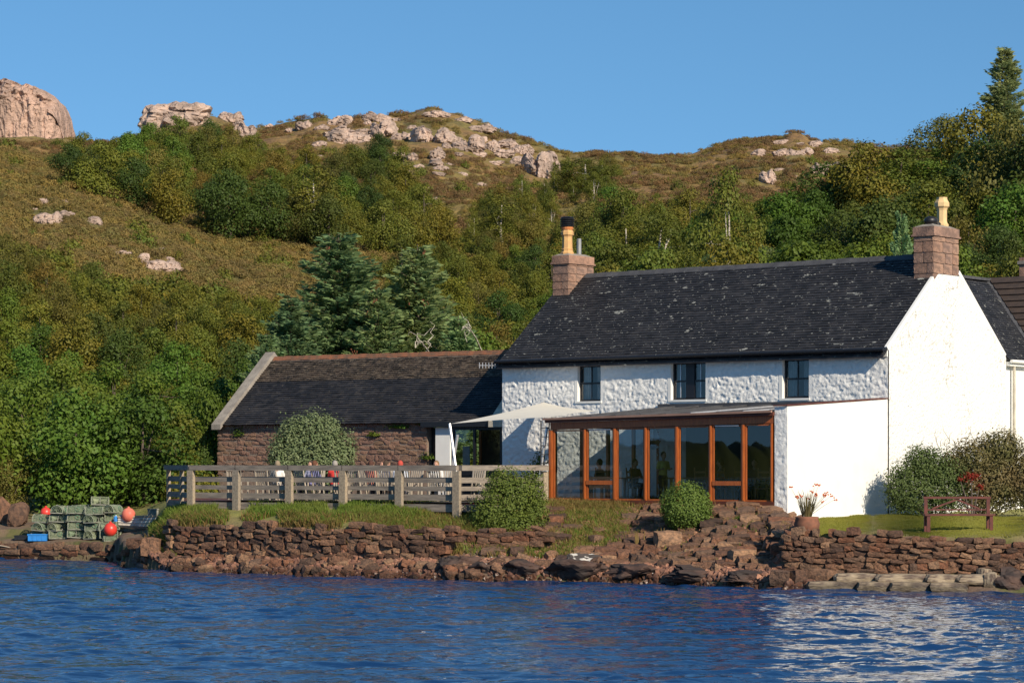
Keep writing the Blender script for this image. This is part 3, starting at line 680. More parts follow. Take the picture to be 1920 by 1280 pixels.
for i, (u, y, lb) in enumerate([(1395, -4.3, 'pine dining table behind the two right panes of the sun room'), (1150, -4.0, 'pine dining table behind the second and third panes of the sun room'), (1300, -3.2, 'pine dining table behind the fifth pane of the sun room')]):
    o = tb0 if i == 0 else copy_tree(tb0); o.location = world_in(lx(u, y), y, 2.17); o.rotation_euler = (0, 0, HR+.1*i); o['label'] = lb
# model yacht on the sill
o = MB(); bx = lx(1226, -5.45); my = empty('model_yacht', world_in(bx, -5.45, 4.0), HR, 'small model yacht with a white sail hanging behind the fourth pane', 'ornament')
MB().add([(-.28,0,.08),(0,-.07,.08),(.28,0,.08),(0,.07,.08),(-.18,0,-.04),(.18,0,-.04)], [(0,1,2,3),(0,4,1),(1,4,5),(1,5,2),(2,5,3),(3,5,4),(3,4,0)]).build('hull', MT['interior_wood'], my)
MB().tube([(0,0,.05),(0,0,.62)], .008, 5).build('mast', MT['interior_wood'], my)
MB().add([(.01,0,.1),(.22,.02,.12),(.01,0,.6)], [(0,1,2)]).build('sail', MT['white'], my)
MB().tube([(0,0,.62),(0,0,.9)], .004, 4).build('cord', MT['black'], my)

# ---- rear wing and the brown-tiled wing at the right edge
wing = empty('rear_wing', (HX, HY, 0), HR, 'white rear wing with steep slate roof joined behind the right gable', 'house')
MB().box(-8, -.05, HD_+.02, 16, 1.3, 6.93).build('wall', MT['smooth_white'], wing)
wv = MB(); wz = 6.93; wr = 10.02; wx = -4.0
wv.add([(.15, HD_+.03, wz-.1), (.15, 16, wz-.1), (wx, 16, wr), (wx, HD_+.03, wr), (wx-4, 16, wz), (wx-4, HD_+.03, wz)], [(0, 1, 2, 3), (3, 2, 4, 5), (0, 3, 5)])
wro = wv.build('roof', MT['slate'], wing)
slates('roof_slates', MT['slate'], wro, (.2, HD_+.03, wz-.11), (0, 1, 0), (-4.15, 0, wr-wz+.1), 8.2, 5.1, .26, .15, R)
MB().bar((wx, HD_+.05, wr+.05), (wx, 16, wr+.05), .28, .10).build('ridge', MT['ridge'], wing)
MB().tube([(.24, HD_+.0, wz-.13), (.24, 12, wz-.13)], .06, 8).box(-.045, .17, HD_+.03, 12, wz-.28, wz-.14).build('gutter', MT['smooth_white'], wing)
yp = 8.15
MB().tube([(.10, yp, 1.6), (.10, yp, wz-.3)], .055, 8).build('downpipe', MT['cream'], wing)
bw = empty('brown_tiled_wing', (HX, HY, 0), HR, 'wing with brown interlocking roof tiles at the right edge of the photo', 'house')
bo = MB(); y0b, y1b = 10.0, 14.0
bo.add([(.16, y0b, wz+.03), (7, y0b, wz+.03), (7, y1b, wr+.1), (-4, y1b, wr+.1)], [(0, 1, 2, 3)]).add([(-4, y1b, wr+.1), (7, y1b, wr+.1), (7, y1b+4, wz), (-4, y1b+4, wz)], [(0, 1, 2, 3)])
bro = bo.build('roof', MT['brown_tile'], bw)
MB().box(.6, 7, y0b+.3, y1b+3.6, 1.3, wz).build('wall', MT['harl'], bw)
sl_ = Vector((0, y1b-y0b, wr-wz+.07)); n_ = 13
for r in range(n_):
    f0 = r/n_; x0 = .16 - 4.16*f0; pt = Vector((0, y0b, wz+.04)) + sl_*f0
    q = MB(); p1 = pt + sl_/n_*1.06; nn = Vector((0, -.6, .8)) * .05
    q.add([(x0, pt.y, pt.z), (7, pt.y, pt.z), (7, p1.y, p1.z), (x0-.32, p1.y, p1.z), (x0, pt.y+nn.y, pt.z+nn.z), (7, pt.y+nn.y, pt.z+nn.z)], [(4, 5, 2, 3), (0, 1, 5, 4), (0, 4, 3)]).build('tile_course', MT['brown_tile'], bro)
MB().bar((.2, y0b, wz+.02), (-4, y1b, wr+.08), .32, .03).build('valley', MT['ridge'], bw)
cx_ = lx(1911, 16.0); ch = MB().box(cx_, cx_+.9, 16.0, 16.9, 8.2, 11.0).build('chimney', MT['chimney'], bw); MB().box(cx_-.05, cx_+.96, 15.94, 16.96, 10.75, 10.87).build('cope', MT['concrete'], ch)

# ---- stone barn on the left
BR = math.atan2(-.545, .839); BX, BY = -.35, 90.4       # right front corner
def blx(u, y=0):
    k = (u-CU)/F; c, s = math.cos(BR), math.sin(BR)    # world = (BX + c x - s y, BY + s x + c y)
    return (k*(BY + c*y) - BX + s*y) / (c - k*s)
def b_w(x, y): c, s = math.cos(BR), math.sin(BR); return (BX + c*x - s*y, BY + s*x + c*y)
barn = empty('stone_barn', (BX, BY, 0), BR, 'low rubble stone barn with dark slate roof and pale skews beside the farmhouse', 'barn')
XL, BEZ, BRZ, BD = -12.95, 4.93, 7.42, 5.9
xc = blx(800); xd = blx(818); xe = blx(846)
MB().box(XL+.04, xc, .012, .4, 1.8, BEZ-.02).box(XL+.04, XL+.4, .4, BD, 1.8, BEZ).build('wall', MT['mortar'], barn)
wl = [c for c in barn.children] if False else None
bwall = [o for o in bpy.data.objects if o.parent == barn][0]
MB().add([(XL+.05,0.05,BEZ-.03),(XL+.05,BD,BEZ-.03),(XL+.05,BD/2,BRZ-.1)], [(0,1,2)]).build('gable', MT['mortar'], barn)
z = BEZ-.03; ns = 0
while z > 2.9:
    h = R.uniform(.12, .25); z -= h; x = XL
    while x < xc-.08:
        wd = R.uniform(.16, .50)
        if xc-(x+wd) < .13: wd = xc-x
        hh = h*R.uniform(.75, 1.1)
        if ns < 297: stone(bwall, (x+wd/2, .055, z+h/2+R.uniform(-.03,.03)), (wd-.015, R.uniform(.10,.17), hh-.012), (0, R.uniform(-.25, .25) if wd < .3 else R.uniform(-.08,.08), 0), STB); ns += 1
        x += wd
su = Vector((0, BD/2, BRZ-BEZ)); sn = su.normalized(); k_ = (BRZ-BEZ)/(BD/2)
ro = MB()
ro.add([(XL+.3, -.18, BEZ-.18*k_+.05), (-.0, -.18, BEZ-.18*k_+.05), (0, BD/2, BRZ+.05), (XL+.3, BD/2, BRZ+.05), (XL+.3, BD+.18, BEZ-.1), (0, BD+.18, BEZ-.1)], [(0,1,2,3),(3,2,5,4)])
bro = ro.build('roof', MT['slate_barn'], barn)
Ls = -.35 - (XL+.42); spl = .66
slates('roof_slates', MT['slate_barn'], bro, (XL+.42, -.2, BEZ-.2*k_+.06), (1,0,0), sn, Ls, (su.length+.26)*spl, .25, .13, R, lift=.016)
o2 = Vector((XL+.42, -.2, BEZ-.2*k_+.06)) + sn*(int((su.length+.26)*spl/.13)*.13)
slates('upper_slates', MT['slate_brown'], bro, o2, (1,0,0), sn, Ls, (su.length+.26)*(1-spl)-.02, .22, .12, R, lift=.024)
x = XL+.42; k = 0
while x < -.4:
    e = min(x+.46, -.36); dz = .012*(k % 2)
    MB().add([(x+.005, BD/2-.14, BRZ-.05+dz), (e-.005, BD/2-.14, BRZ-.05+dz), (e-.005, BD/2, BRZ+.12+dz), (x+.005, BD/2, BRZ+.12+dz), (x+.005, BD/2+.14, BRZ-.05+dz), (e-.005, BD/2+.14, BRZ-.05+dz)], [(0,1,2,3),(3,2,5,4),(0,3,4),(1,5,2)]).build('ridge_tile', MT['ridge_red'], bro)
    x = e; k += 1
def skew(x0, x1):
    q = MB(); a = -.34
    za = BEZ + a*k_ ; q.add([(x0, a, za+.02), (x1, a, za+.02), (x1, BD/2, BRZ+.10), (x0, BD/2, BRZ+.10), (x0, a, za+.22), (x1, a, za+.22), (x1, BD/2, BRZ+.30), (x0, BD/2, BRZ+.30)],
      [(0,3,2,1),(4,5,6,7),(0,1,5,4),(1,2,6,5),(2,3,7,6),(3,0,4,7)]).add([(x0, BD+.34, za+.02), (x1, BD+.34, za+.02), (x1, BD/2, BRZ+.10), (x0, BD/2, BRZ+.10), (x0, BD+.34, za+.22), (x1, BD+.34, za+.22), (x1, BD/2, BRZ+.30), (x0, BD/2, BRZ+.30)],
      [(0,1,2,3),(7,6,5,4),(0,4,5,1),(1,5,6,2)])
    return q.build('skew', MT['concrete'], barn)
skew(XL-.02, XL+.42); s2 = skew(-.36, .3); s2.data.materials[0] = MT['cream']
# glazed end bay
MB().box(xc-.1, -.02, -.25, .30, BEZ-.25, BEZ-.06).build('fascia', MT['black'], barn)
MB().box(xd, xe-.02, -.05, .35, 1.9, BEZ-.26).build('white_pier', MT['smooth_white'], barn)
MB().box(xc+.01, xd-.01, .30, .36, 1.9, BEZ-.26).build('recess_shade_panel', MT['black'], barn)  # black panel stands in for the shade inside the open doorway recess
wf = MB(); a, b = xe+.02, -.02; m1 = blx(888)
for q in (a, m1-.04, b-.08): wf.box(q, q+.09, .02, .12, 2.2, BEZ-.26)
wf.box(a, b, .015, .125, BEZ-.36, BEZ-.255).box(a, b, .0, .14, 2.95, 3.15).box(a, b, .03, .11, 2.15, 2.949); fo = wf.build('window', MT['dark_frame'], barn)
for q0, q1 in ((a+.09, m1-.04), (m1+.05, b-.08)):
    MB().add([(q0,.06,3.15),(q1,.06,3.15),(q1,.06,BEZ-.36),(q0,.06,BEZ-.36)], [(0,1,2,3)]).build('pane', MT['glass'], fo)
    for zz in (3.5,): MB().box(q0+.25, q0+.55, .2, .22, 3.3, 4.0).build('notice', MT['curtain'], fo) if q0 < m1-.1 else None
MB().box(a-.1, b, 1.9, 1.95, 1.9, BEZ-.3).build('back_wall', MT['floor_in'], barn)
MB().box(a, a+.06, .12, .2, 3.15, BEZ-.4).box(m1+.12, m1+.2, .16, .24, 2.9, BEZ-.4).build('inner_post', MT['timber_orange'], barn)
# television aerial
ax_, ay_, az_ = (915-CU)/F*90.2, 90.2, H+(HV-685)/F*90.2
an = empty('television_aerial', (ax_, ay_, az_), 0, 'white ladder-shaped aerial against the barn roof next to the farmhouse eave', 'aerial')
MB().tube([(-.32,0,0),(.62,.1,0)], .014, 6).build('boom', MT['silver'], an)
for i in range(7): MB().tube([(-.30+i*.11,0,-.10),(-.30+i*.11,0,.10)], .011, 5).build('element', MT['silver'], an)
# ------------------------------------------------------------------ trees
def leaf_quads(P, Nn, size, r_, aspect=.62, curl=.25):
    n = len(P); Nn = Nn / np.linalg.norm(Nn, axis=1, keepdims=True)
    T = np.cross(Nn, r_.normal(size=(n, 3))); T /= np.linalg.norm(T, axis=1, keepdims=True) + 1e-9
    B = np.cross(Nn, T); s = (size * r_.uniform(.6, 1.35, n))[:, None]
    V = np.stack([P - T*s, P - B*s*aspect + Nn*s*curl*.3, P + T*s, P + B*s*aspect + Nn*s*curl*.3], 1).reshape(-1, 3)
    return V, np.arange(4*n).reshape(n, 4)
def crown_mesh(seed, mat, n, size, H_, W_, lobes, base=.25, airy=.3, droop=0, shape=1.0):
    r_ = np.random.default_rng(seed); C = []; Rr = []
    for i in range(lobes):
        t = (i + .5) / lobes; zz = base + (1-base) * t; wmax = W_ * .5 * (math.sin(math.pi * min(1, (t*.78+.18)))**shape)
        a = r_.uniform(0, 6.28); q = wmax * math.sqrt(r_.uniform(.1, 1)) * .78
        C.append((q*math.cos(a), q*math.sin(a), zz*H_ - .12*H_)); Rr.append(r_.uniform(.20, .34) * W_ * (1.05-.45*t))
    C = np.array(C); Rr = np.array(Rr); prob = Rr**2; prob /= prob.sum()
    idx = r_.choice(lobes, n, p=prob); d = r_.normal(size=(n, 3)); d[:, 2] = d[:, 2]*.8 + .28; d /= np.linalg.norm(d, axis=1, keepdims=True)
    rad = Rr[idx] * (1 - airy * r_.random(n)**1.4) * (1 + .16*r_.normal(size=n))
    # break each lobe into tufts
    tz = (mn.noise(Vector((seed, 0, 0)))); P = C[idx] + d * rad[:, None] * np.array([1, 1, .82])
    k = vnoise(P[:, 0]*2.2 + P[:, 2]*1.1, P[:, 1]*2.2 - P[:, 2]*1.7, seed); keep = k + .45*r_.random(n) > .42
    P = P[keep]; d = d[keep]; P[:, 2] -= droop * np.hypot(P[:, 0], P[:, 1]) * .4
    P[:, 2] = np.maximum(P[:, 2], .05*H_*r_.random(len(P)))
    nn = d + r_.normal(size=d.shape)*.48 + np.array([0, 0, .35])
    V, Fq = leaf_quads(P, nn, size, r_); return np_mesh('crown', V, Fq, mat), C, Rr
def trunk_mesh(seed, mat, H_, C, r0, lean=.1, top=.75, forks=6):
    r_ = random.Random(seed); b = MB(); pts = []; lx_, ly_ = 0, 0; k = 6
    for i in range(k+1):
        t = i/k; pts.append((lx_, ly_, t*H_*top)); lx_ += r_.uniform(-lean, lean)*H_*.12; ly_ += r_.uniform(-lean, lean)*H_*.12
    pts[0] = (0, 0, -.4); b.tube(pts, [r0*(1.15-.95*i/k) for i in range(k+1)], 7)
    for j in range(min(forks, len(C))):
        c = C[(j*2+1) % len(C)]; s = pts[1 + j % 4]; e = Vector(c)*.92; m_ = (Vector(s)+e)/2 + Vector((0, 0, .12*H_*r_.uniform(-.2, .6)))
        b.tube([s, m_, e], [r0*.5, r0*.32, r0*.10], 5)
    return b.mesh('trunk', mat, True)
KIND = {}
def add_kind(k, leaf, bark, n, size, H_, W_, lobes, r0, nvar=3, **kw):
    vs_ = []
    for i in range(nvar):
        cm, C, Rr = crown_mesh(hash_(k)+i*13, MT[leaf], n, size, H_, W_, lobes + i, **kw)
        vs_.append((cm, trunk_mesh(i*7+len(k), MT[bark], H_, C, r0)))
    KIND[k] = (vs_, H_, W_)
def hash_(s): return sum(ord(c)*(i+3) for i, c in enumerate(s)) % 1000
add_kind('olive', 'olive', 'bark', 9000, .085, 5, 4.6, 13, .11, 3)
add_kind('green', 'green', 'bark', 8500, .095, 5, 4.8, 12, .12, 3)
add_kind('brownish', 'brownish', 'bark', 8500, .075, 4.6, 4.6, 14, .10, 2, airy=.5)
add_kind('dark', 'dark_leaf', 'bark', 9000, .09, 5.5, 5, 12, .12, 2)
add_kind('bright', 'bright', 'bark', 8000, .10, 4.6, 4.4, 11, .10, 2, airy=.45)
add_kind('birch', 'olive', 'birch', 7500, .075, 7, 4.2, 14, .13, 3, base=.30, airy=.6, droop=.25, shape=.8)
add_kind('willow', 'willow', 'bark', 9000, .075, 2.6, 3.6, 10, .05, 2, airy=.5)
LAB = {'olive': ('olive-green scrub tree with a rounded crown', 'tree'), 'green': ('fresh green broadleaf tree with a rounded crown', 'tree'), 'brownish': ('brownish-green twiggy scrub tree', 'tree'),
       'dark': ('dark green dense tree', 'tree'), 'bright': ('bright yellow-green leafy tree', 'tree'), 'birch': ('slender birch with a pale trunk and open crown', 'birch tree'), 'willow': ('low grey-green willow bush', 'bush')}
NAME = {'birch': 'birch_tree', 'willow': 'willow_bush'}
def tree(kind, x, y, z, s, label, group, sx=1.0, var=None):
    vs_, H_, W_ = KIND[kind]; cm, tm = vs_[R.randrange(len(vs_)) if var is None else var]
    t = empty(NAME.get(kind, 'scrub_tree'), (x, y, z-.1), R.uniform(0, 6.28), label, LAB[kind][1], group)
    t.scale = (s*sx, s*sx, s)
    link(bpy.data.objects.new('trunk', tm), t); link(bpy.data.objects.new('crown', cm), t); return t
def inside(u, v, poly):
    c = False; n = len(poly)
    for i in range(n):
        (x1, y1), (x2, y2) = poly[i], poly[(i+1) % n]
        if (y1 > v) != (y2 > v) and u < (x2-x1)*(v-y1)/(y2-y1)+x1: c = not c
    return c
P_LOW = [(-140,455),(40,470),(110,500),(190,530),(250,560),(400,560),(480,580),(540,600),(600,600),(700,560),(760,470),(880,440),(1060,440),(1060,900),(-140,960)]
P_VAL = [(110,285),(180,280),(255,248),(300,238),(460,250),(500,290),(560,300),(640,285),(700,270),(770,305),(790,370),(850,415),(820,465),(600,442),(450,425),(330,378),(230,335),(120,305)]
P_MID = [(885,385),(960,350),(1030,355),(1040,430),(880,440)]
P_SKY = [(1000,335),(1060,300),(1150,292),(1170,335),(1120,360),(1030,360)]
P_RT = [(1070,430),(1120,385),(1290,380),(1310,400),(1430,395),(1550,370),(1620,320),(1700,290),(1760,250),(1940,230),(2150,230),(2150,560),(1070,560)]
HOUSE = [(1000,680),(1075,545),(1120,525),(1710,490),(1740,470),(1830,525),(2300,560),(2300,1000),(300,1000),(412,800),(505,690),(950,680)]
def try_trees():
    cand = []
    r_ = random.Random(21)
    for i in range(9000):
        u = r_.uniform(-140, 2080); D = 96 * (420/96) ** (r_.random()**.8)
        if u > 360 and D < 106: continue
        x = (u-CU)/F*D; z = gz(x, D); v = HV - (z-H)/D*F
        cand.append((D, u, v, x, z))
    cand.sort(); out = []
    for D, u, v, x, z in cand:
        reg = None
        for nm, pl in (('low', P_LOW), ('val', P_VAL), ('mid', P_MID), ('sky', P_SKY), ('rt', P_RT)):
            sz = {'low': 4.3, 'val': 5.6, 'mid': 4.6, 'sky': 4.2, 'rt': 5.6}[nm] * r_.uniform(.75, 1.25)
            if nm == 'low' and D > 150: sz *= .8
            hp = sz/D*F; 
            if nm in ('val',) and D < 235: continue
            if nm in ('mid', 'sky') and D < 200: continue
            if nm == 'rt' and D > 260: continue
            if inside(u, v - hp*.5, pl) and (nm != 'rt' or v-hp > 300 or u > 1600): reg = nm; break
        if not reg or inside(u, v-hp*.8, HOUSE): continue
        wp = hp*.92; ok = True
        for o in out:
            if abs(o[1]-u) < wp*.56 and abs(o[2]-v) < wp*.30: ok = False; break
        if ok: out.append((D, u, v, x, z, reg, sz))
    return out
TR = try_trees(); print('trees', len(TR))
GR = {'low': 'scrub trees on the lower slope left of and behind the barn', 'val': 'trees in the gully below the rocky ridge', 'mid': 'trees on the middle hillside above the left chimney',
      'sky': 'wind-bent trees near the skyline', 'rt': 'trees on the slope behind the farmhouse'}
WH = {'low': 'on the lower wooded slope', 'val': 'in the wooded gully under the rocky ridge', 'mid': 'on the open hillside left of the left chimney', 'sky': 'near the dip of the skyline', 'rt': 'on the slope behind the farmhouse roof'}
rk = random.Random(5)
def zone(u, v, reg):
    if reg == 'low':
        col = 'at the left edge' if u < 60 else 'above the creels' if u < 200 else 'above the boat' if u < 320 else 'left of the barn gable' if u < 430 else 'behind the barn gable' if u < 560 else 'behind the barn roof' if u < 800 else 'just left of the farmhouse roof'
        return col + (', low on the slope' if v > 800 else ', lower middle of the slope' if v > 690 else ', upper middle of the slope' if v > 590 else ', high on the slope')
    if reg == 'val': return ('at the left end' if u < 240 else 'below the knoll' if u < 380 else 'in the middle' if u < 520 else 'above the left spruce' if u < 680 else 'right end') + (' of the gully, top' if v < 340 else ' of the gully, bottom' if v > 410 else ' of the gully')
    if reg == 'rt': return ('right of the left chimney' if u < 1260 else 'above the middle of the roof' if u < 1440 else 'above the roof' if u < 1600 else 'near the right chimney' if u < 1790 else 'at the right edge') + (', high up' if v < 400 else ', just over the ridge' if v > 500 else '')
    return {'mid': 'on the open hillside left of the left chimney', 'sky': 'near the dip of the skyline'}[reg]
for D, u, v, x, z, reg, sz in TR:
    n_ = float(vnoise(np.array([x*.09+40]), np.array([D*.07]), 77)[0]); q = rk.random()*.45 + n_*.55
    if reg == 'low': kd = 'green' if (v > 760 and q < .75) or q > .72 else ('brownish' if q < .34 else ('olive' if q < .64 else 'dark'))
    elif reg == 'val': kd = 'olive' if q < .5 else ('dark' if q < .66 else ('brownish' if q < .78 else 'green'))
    elif reg == 'rt': kd = 'dark' if u > 1600 and q < .5 else ('bright' if 1420 < u < 1580 else ('brownish' if q < .35 else ('olive' if q < .7 else 'green')))
    else: kd = 'brownish' if q < .4 else 'olive'
    if reg in ('sky', 'mid') and q > .5: kd = 'birch'
    _, H_, W_ = KIND[kd]
    zn = zone(u, v, reg); big_ = 'large ' if sz > {'low': 4.6, 'val': 6.1, 'mid': 4.9, 'sky': 4.5, 'rt': 6.1}[reg] else ('small ' if sz < {'low': 3.7, 'val': 5.1, 'mid': 4.2, 'sky': 3.8, 'rt': 5.1}[reg] else '')
    short = {'olive': 'olive-green tree', 'green': 'fresh green tree', 'brownish': 'brownish twiggy tree', 'dark': 'dark green tree', 'bright': 'bright green tree', 'birch': 'pale-trunked birch'}[kd]
    tree(kd, x, D, z, sz/H_, big_ + short + ' ' + zn, GR[reg])
def find_D(u, vtop, h, d0=108, d1=420):
    ds = np.arange(d0, d1, 1.0); xs_ = (u-CU)/F*ds; g = ground(xs_, ds); vt = HV - (g+h-H)/ds*F
    ok = np.nonzero(vt <= vtop)[0]; return float(ds[ok[0]] if len(ok) else ds[int(np.argmin(vt))])
def placed(kind, u, vtop, h, wpx, label, group=None, var=None, D=None):
    D = D or find_D(u, vtop, h); x = (u-CU)/F*D; z = gz(x, D); h = H + (HV-vtop)/F*D - z; _, H_, W_ = KIND[kind]; s = h/(H_*.98)
    return tree(kind, x, D, z, s, label, group, sx=(wpx/F*D)/(W_*s), var=var)
BIG = [(1566,300,6.5,170,'dark','dark rounded tree left of the tall wood right of the bright green trees'),(1628,260,9,170,'olive','tall olive tree whose top breaks the skyline left of the big right wood'),
       (1690,275,7,170,'olive','olive tree between the two skyline crests above the right chimney'),(1762,212,10,170,'brownish','brownish crest tree on the left shoulder of the highest wood'),
       (1836,190,11,200,'olive','highest broadleaf tree of the right wood just left of the tall spruce'),(1905,208,11,180,'brownish','brownish tree below the tall spruce at the right edge'),
       (1650,360,7.5,200,'dark','dark tree mass behind the roof left of the right chimney'),(1570,392,6,160,'dark','dark tree low behind the roof beside the bright green trees'),
       (1740,330,7,180,'olive','olive tree directly behind the right chimney pot'),(1862,250,9,190,'dark','dark green tree right of the right chimney'),(1790,270,7,180,'green','green tree under the highest crest of the right wood'),
       (1905,340,6.5,180,'green','green tree above the wing roof at the right edge'),(1810,400,5.5,160,'brownish','brownish bush-like tree just right of the right chimney stack'),(1880,420,5,150,'dark','low dark tree above the brown-tiled roof'),
       (1955,215,11,200,'dark','dark tree just outside the right edge of the wood'),(1700,400,5,140,'dark','small dark tree left of the right chimney stack'),(1600,450,4.5,130,'dark','low dark bush between the farmhouse ridge and the dark wood'),(1660,430,5,150,'olive','low olive tree just above the ridge left of the right chimney')]
for u, vt, h, wp, kd, lb in BIG: placed(kd, u, vt, h, wp, lb)
placed('birch', 1362, 284, 0, 150, 'tall birch with a forked white trunk above the middle of the roof', var=0, D=162)
for u, vt, h, wp, lb in [(1470,358,5.5,130,'bright green tree right of the tall white-trunked birch'),(1525,350,5.5,110,'bright yellow-green tree at the left edge of the dark wood'),(1505,412,4.5,120,'bright green bush low behind the roof left of the dark wood'),(1440,400,5,100,'bright green tree touching the tall birch')]:
    placed('bright', u, vt, h, wp, lb)
for u, vt, wp in [(1300,482,70),(1330,478,80),(1380,470,100),(1440,464,100),(1500,457,100),(1555,452,100),(1605,462,80)]:
    placed('willow', u, vt, 3.2, wp*1.15, 'low grey-green willow bush just above the farmhouse ridge', 'willow bushes behind the farmhouse ridge')
for u, vt, h, wp, lb in [(590,300,8,150,'birch with a thin white trunk in the gully above the left spruce'),(940,355,6,120,'birch with several white stems left of the left chimney'),(1095,290,5.5,150,'wind-bent birch on the skyline right of the big boulder'),(1235,385,6.5,150,'birch with pale stems left of the tall birch behind the roof'),(1172,392,6,130,'birch just right of the left chimney')]:
    placed('birch', u, vt, h, wp, lb)
for u, vt, D, wp, lb, kd in [(385,722,101,120,'bright green bush beside the barn skew','bright'),(60,690,104,190,'large fresh green tree in the lower left corner of the wood','green'),(215,735,99,200,'large green tree above the fishing creels','green'),
      (330,760,98,150,'olive tree overhanging the boat','olive'),(120,800,97,150,'green tree directly behind the creel stack','green'),(15,850,95.5,100,'olive bush at the left edge above the shore rocks','brownish'),(290,830,97,110,'tree behind the white boat, leaf colour darkened as canopy shade','dark'),(380,830,98,90,'dark green bush left of the barn','dark'),(180,860,96,110,'bush low behind the creels, canopy shade put into its leaf colour','dark')]:
    placed(kd, u, vt, 0, wp, lb, D=D)  # dark leaves behind boat and creels stand in for shade under the canopy

# spruces
def spruce_mesh(seed, H_, W_, dens=1.0):
    r_ = np.random.default_rng(seed); P = []; Nn = []; cones = []; br = MB()
    br.tube([(0,0,-.3),(0,0,H_*.5),(0,0,H_)], [.13,.08,.012], 7)
    z = .06*H_; Pq = []
    while z < H_*.97:
        t = z/H_; Lb = W_*.5*(1-t)**.62*(.85+.15*math.sin(t*40)) + .08; nb = int(7 + 3*(1-t))
        for k in range(nb):
            a = r_.uniform(0, 6.28); L = Lb*r_.uniform(.65, 1.15); rise = .35*t + .02 - .18*(1-t)
            m_ = max(3, int(L*21*dens)); s = np.sort(r_.random(m_))*.93+.07
            bx = np.cos(a)*L*s; by = np.sin(a)*L*s; bz = z + L*(rise*s + .16*s*s)
            br.tube([(0,0,z),(np.cos(a)*L*.5, np.sin(a)*L*.5, z+L*(rise*.5+.04)),(np.cos(a)*L, np.sin(a)*L, z+L*(rise+.16))], [.022,.015,.005], 3, False)
            for rep in range(3):
                sp = .20*(1.1-s)*min(L,1.6)+.05; off = r_.normal(size=m_)*sp
                px = bx - np.sin(a)*off; py = by + np.cos(a)*off; pz = bz - abs(off)*.22 + r_.normal(size=m_)*.035
                dirx = np.cos(a) - np.sin(a)*np.sign(off)*1.0; diry = np.sin(a) + np.cos(a)*np.sign(off)*1.0
                Pq.append(np.stack([px, py, pz, dirx, diry, np.full(m_, .15)+r_.normal(size=m_)*.15], 1))
        if t > .3 and r_.random() < .3:
            a = r_.uniform(0, 6.28)
            for j in range(7): cones.append((np.cos(a+j*.06)*Lb*.85, np.sin(a+j*.06)*Lb*.85, z + r_.uniform(-.2, .15)))
        z += H_*.017*r_.uniform(.7, 1.3)
    Q = np.concatenate(Pq); P = Q[:, :3]; T = Q[:, 3:]; T /= np.linalg.norm(T, axis=1, keepdims=True); n = len(P)
    s = (.17*r_.uniform(.7, 1.4, n))[:, None]; up = r_.normal(size=(n, 3))*.9 + [0, -.25, .55]; B = np.cross(T, up); B /= np.linalg.norm(B, axis=1, keepdims=True)
    V = np.stack([P - B*s*.22, P + T*s*.6 - B*s*.20, P + T*s*1.3, P + B*s*.22], 1).reshape(-1, 3)
    cn = MB()
    for c in cones: cn.tube([c, (c[0]+.01, c[1], c[2]-.11)], [.028,.018], 5)
    return np_mesh('needles', V, np.arange(4*n).reshape(n, 4), MT['spruce']), br.mesh('trunk', MT['bark']), cn.mesh('cones', MT['cones']), H_, W_
SPR = [spruce_mesh(3, 10, 6.0), spruce_mesh(8, 10, 6.8)]
def spruce(u, vt, D, wp, lb, var=0, cones=True):
    nd, tk, cn, H_, W_ = SPR[var]; x = (u-CU)/F*D; z = gz(x, D); h = H + (HV-vtop_(vt))/F*D - z; s = h/H_
    t = empty('spruce_tree', (x, D, z), R.uniform(0, 6), lb, 'spruce tree'); q = wp/F*D/W_; t.scale = (q, q, s)
    for n_, me in (('trunk', tk), ('foliage', nd), ('cones', cn)):
        if n_ != 'cones' or cones: link(bpy.data.objects.new(n_, me), t)
def vtop_(v): return v
spruce(635, 438, 112, 390, 'tall blue-green spruce behind the left half of the barn roof', 1)
spruce(783, 458, 111, 300, 'pointed blue-green spruce right of the wider one behind the barn', 0)
spruce(708, 540, 109.5, 260, 'shorter coned spruce between the two taller spruces behind the barn', 1)
spruce(545, 560, 109, 240, 'shorter spruce on the left of the spruce group near the barn gable', 0, False)
spruce(500, 625, 107.5, 180, 'small dark spruce just above the left barn skew', 1, False)
spruce(860, 590, 108.5, 190, 'low spruce at the right end of the spruce group by the farmhouse roof', 0, False)
spruce(1884, 86, 300, 165, 'tall dark spruce standing above the wood at the upper right', 0, False)
spruce(1690, 395, 112, 110, 'small spruce left of the right chimney stack', 0, False)
# bare pale branches in front of the spruces
def snag(u, v, D, lb, seed, sc_=1.0):
    r_ = random.Random(seed); x = (u-CU)/F*D; z = H+(HV-v)/F*D; b = MB(); g = gz(x, D)
    tip = Vector((0, 0, 0)); b.tube([Vector((.5, 2.2, -.9)), Vector((.25, .9, -.35)), tip], [.045,.035,.025], 5)
    for k in range(7):
        a = r_.uniform(-.3, 1) ; q = tip + Vector((r_.uniform(-.3,.3), 0, 0)); pts = [q]
        for j in range(4): q = q + Vector((r_.uniform(-.25, .35)*sc_, r_.uniform(-.1,.1), r_.uniform(-.30, .38)*sc_)); pts.append(q)
        b.tube(pts, [.022,.019,.014,.010,.005], 4)
    o = b.build('bare_branch', MT['birch'], None); o.location = (x, D, z); tag(o, lb, 'branch')
snag(790, 640, 106, 'bare crooked white branches in front of the right spruce behind the barn roof', 4)
snag(880, 615, 106, 'small bare pale branches just left of the farmhouse roof verge', 9, .7)

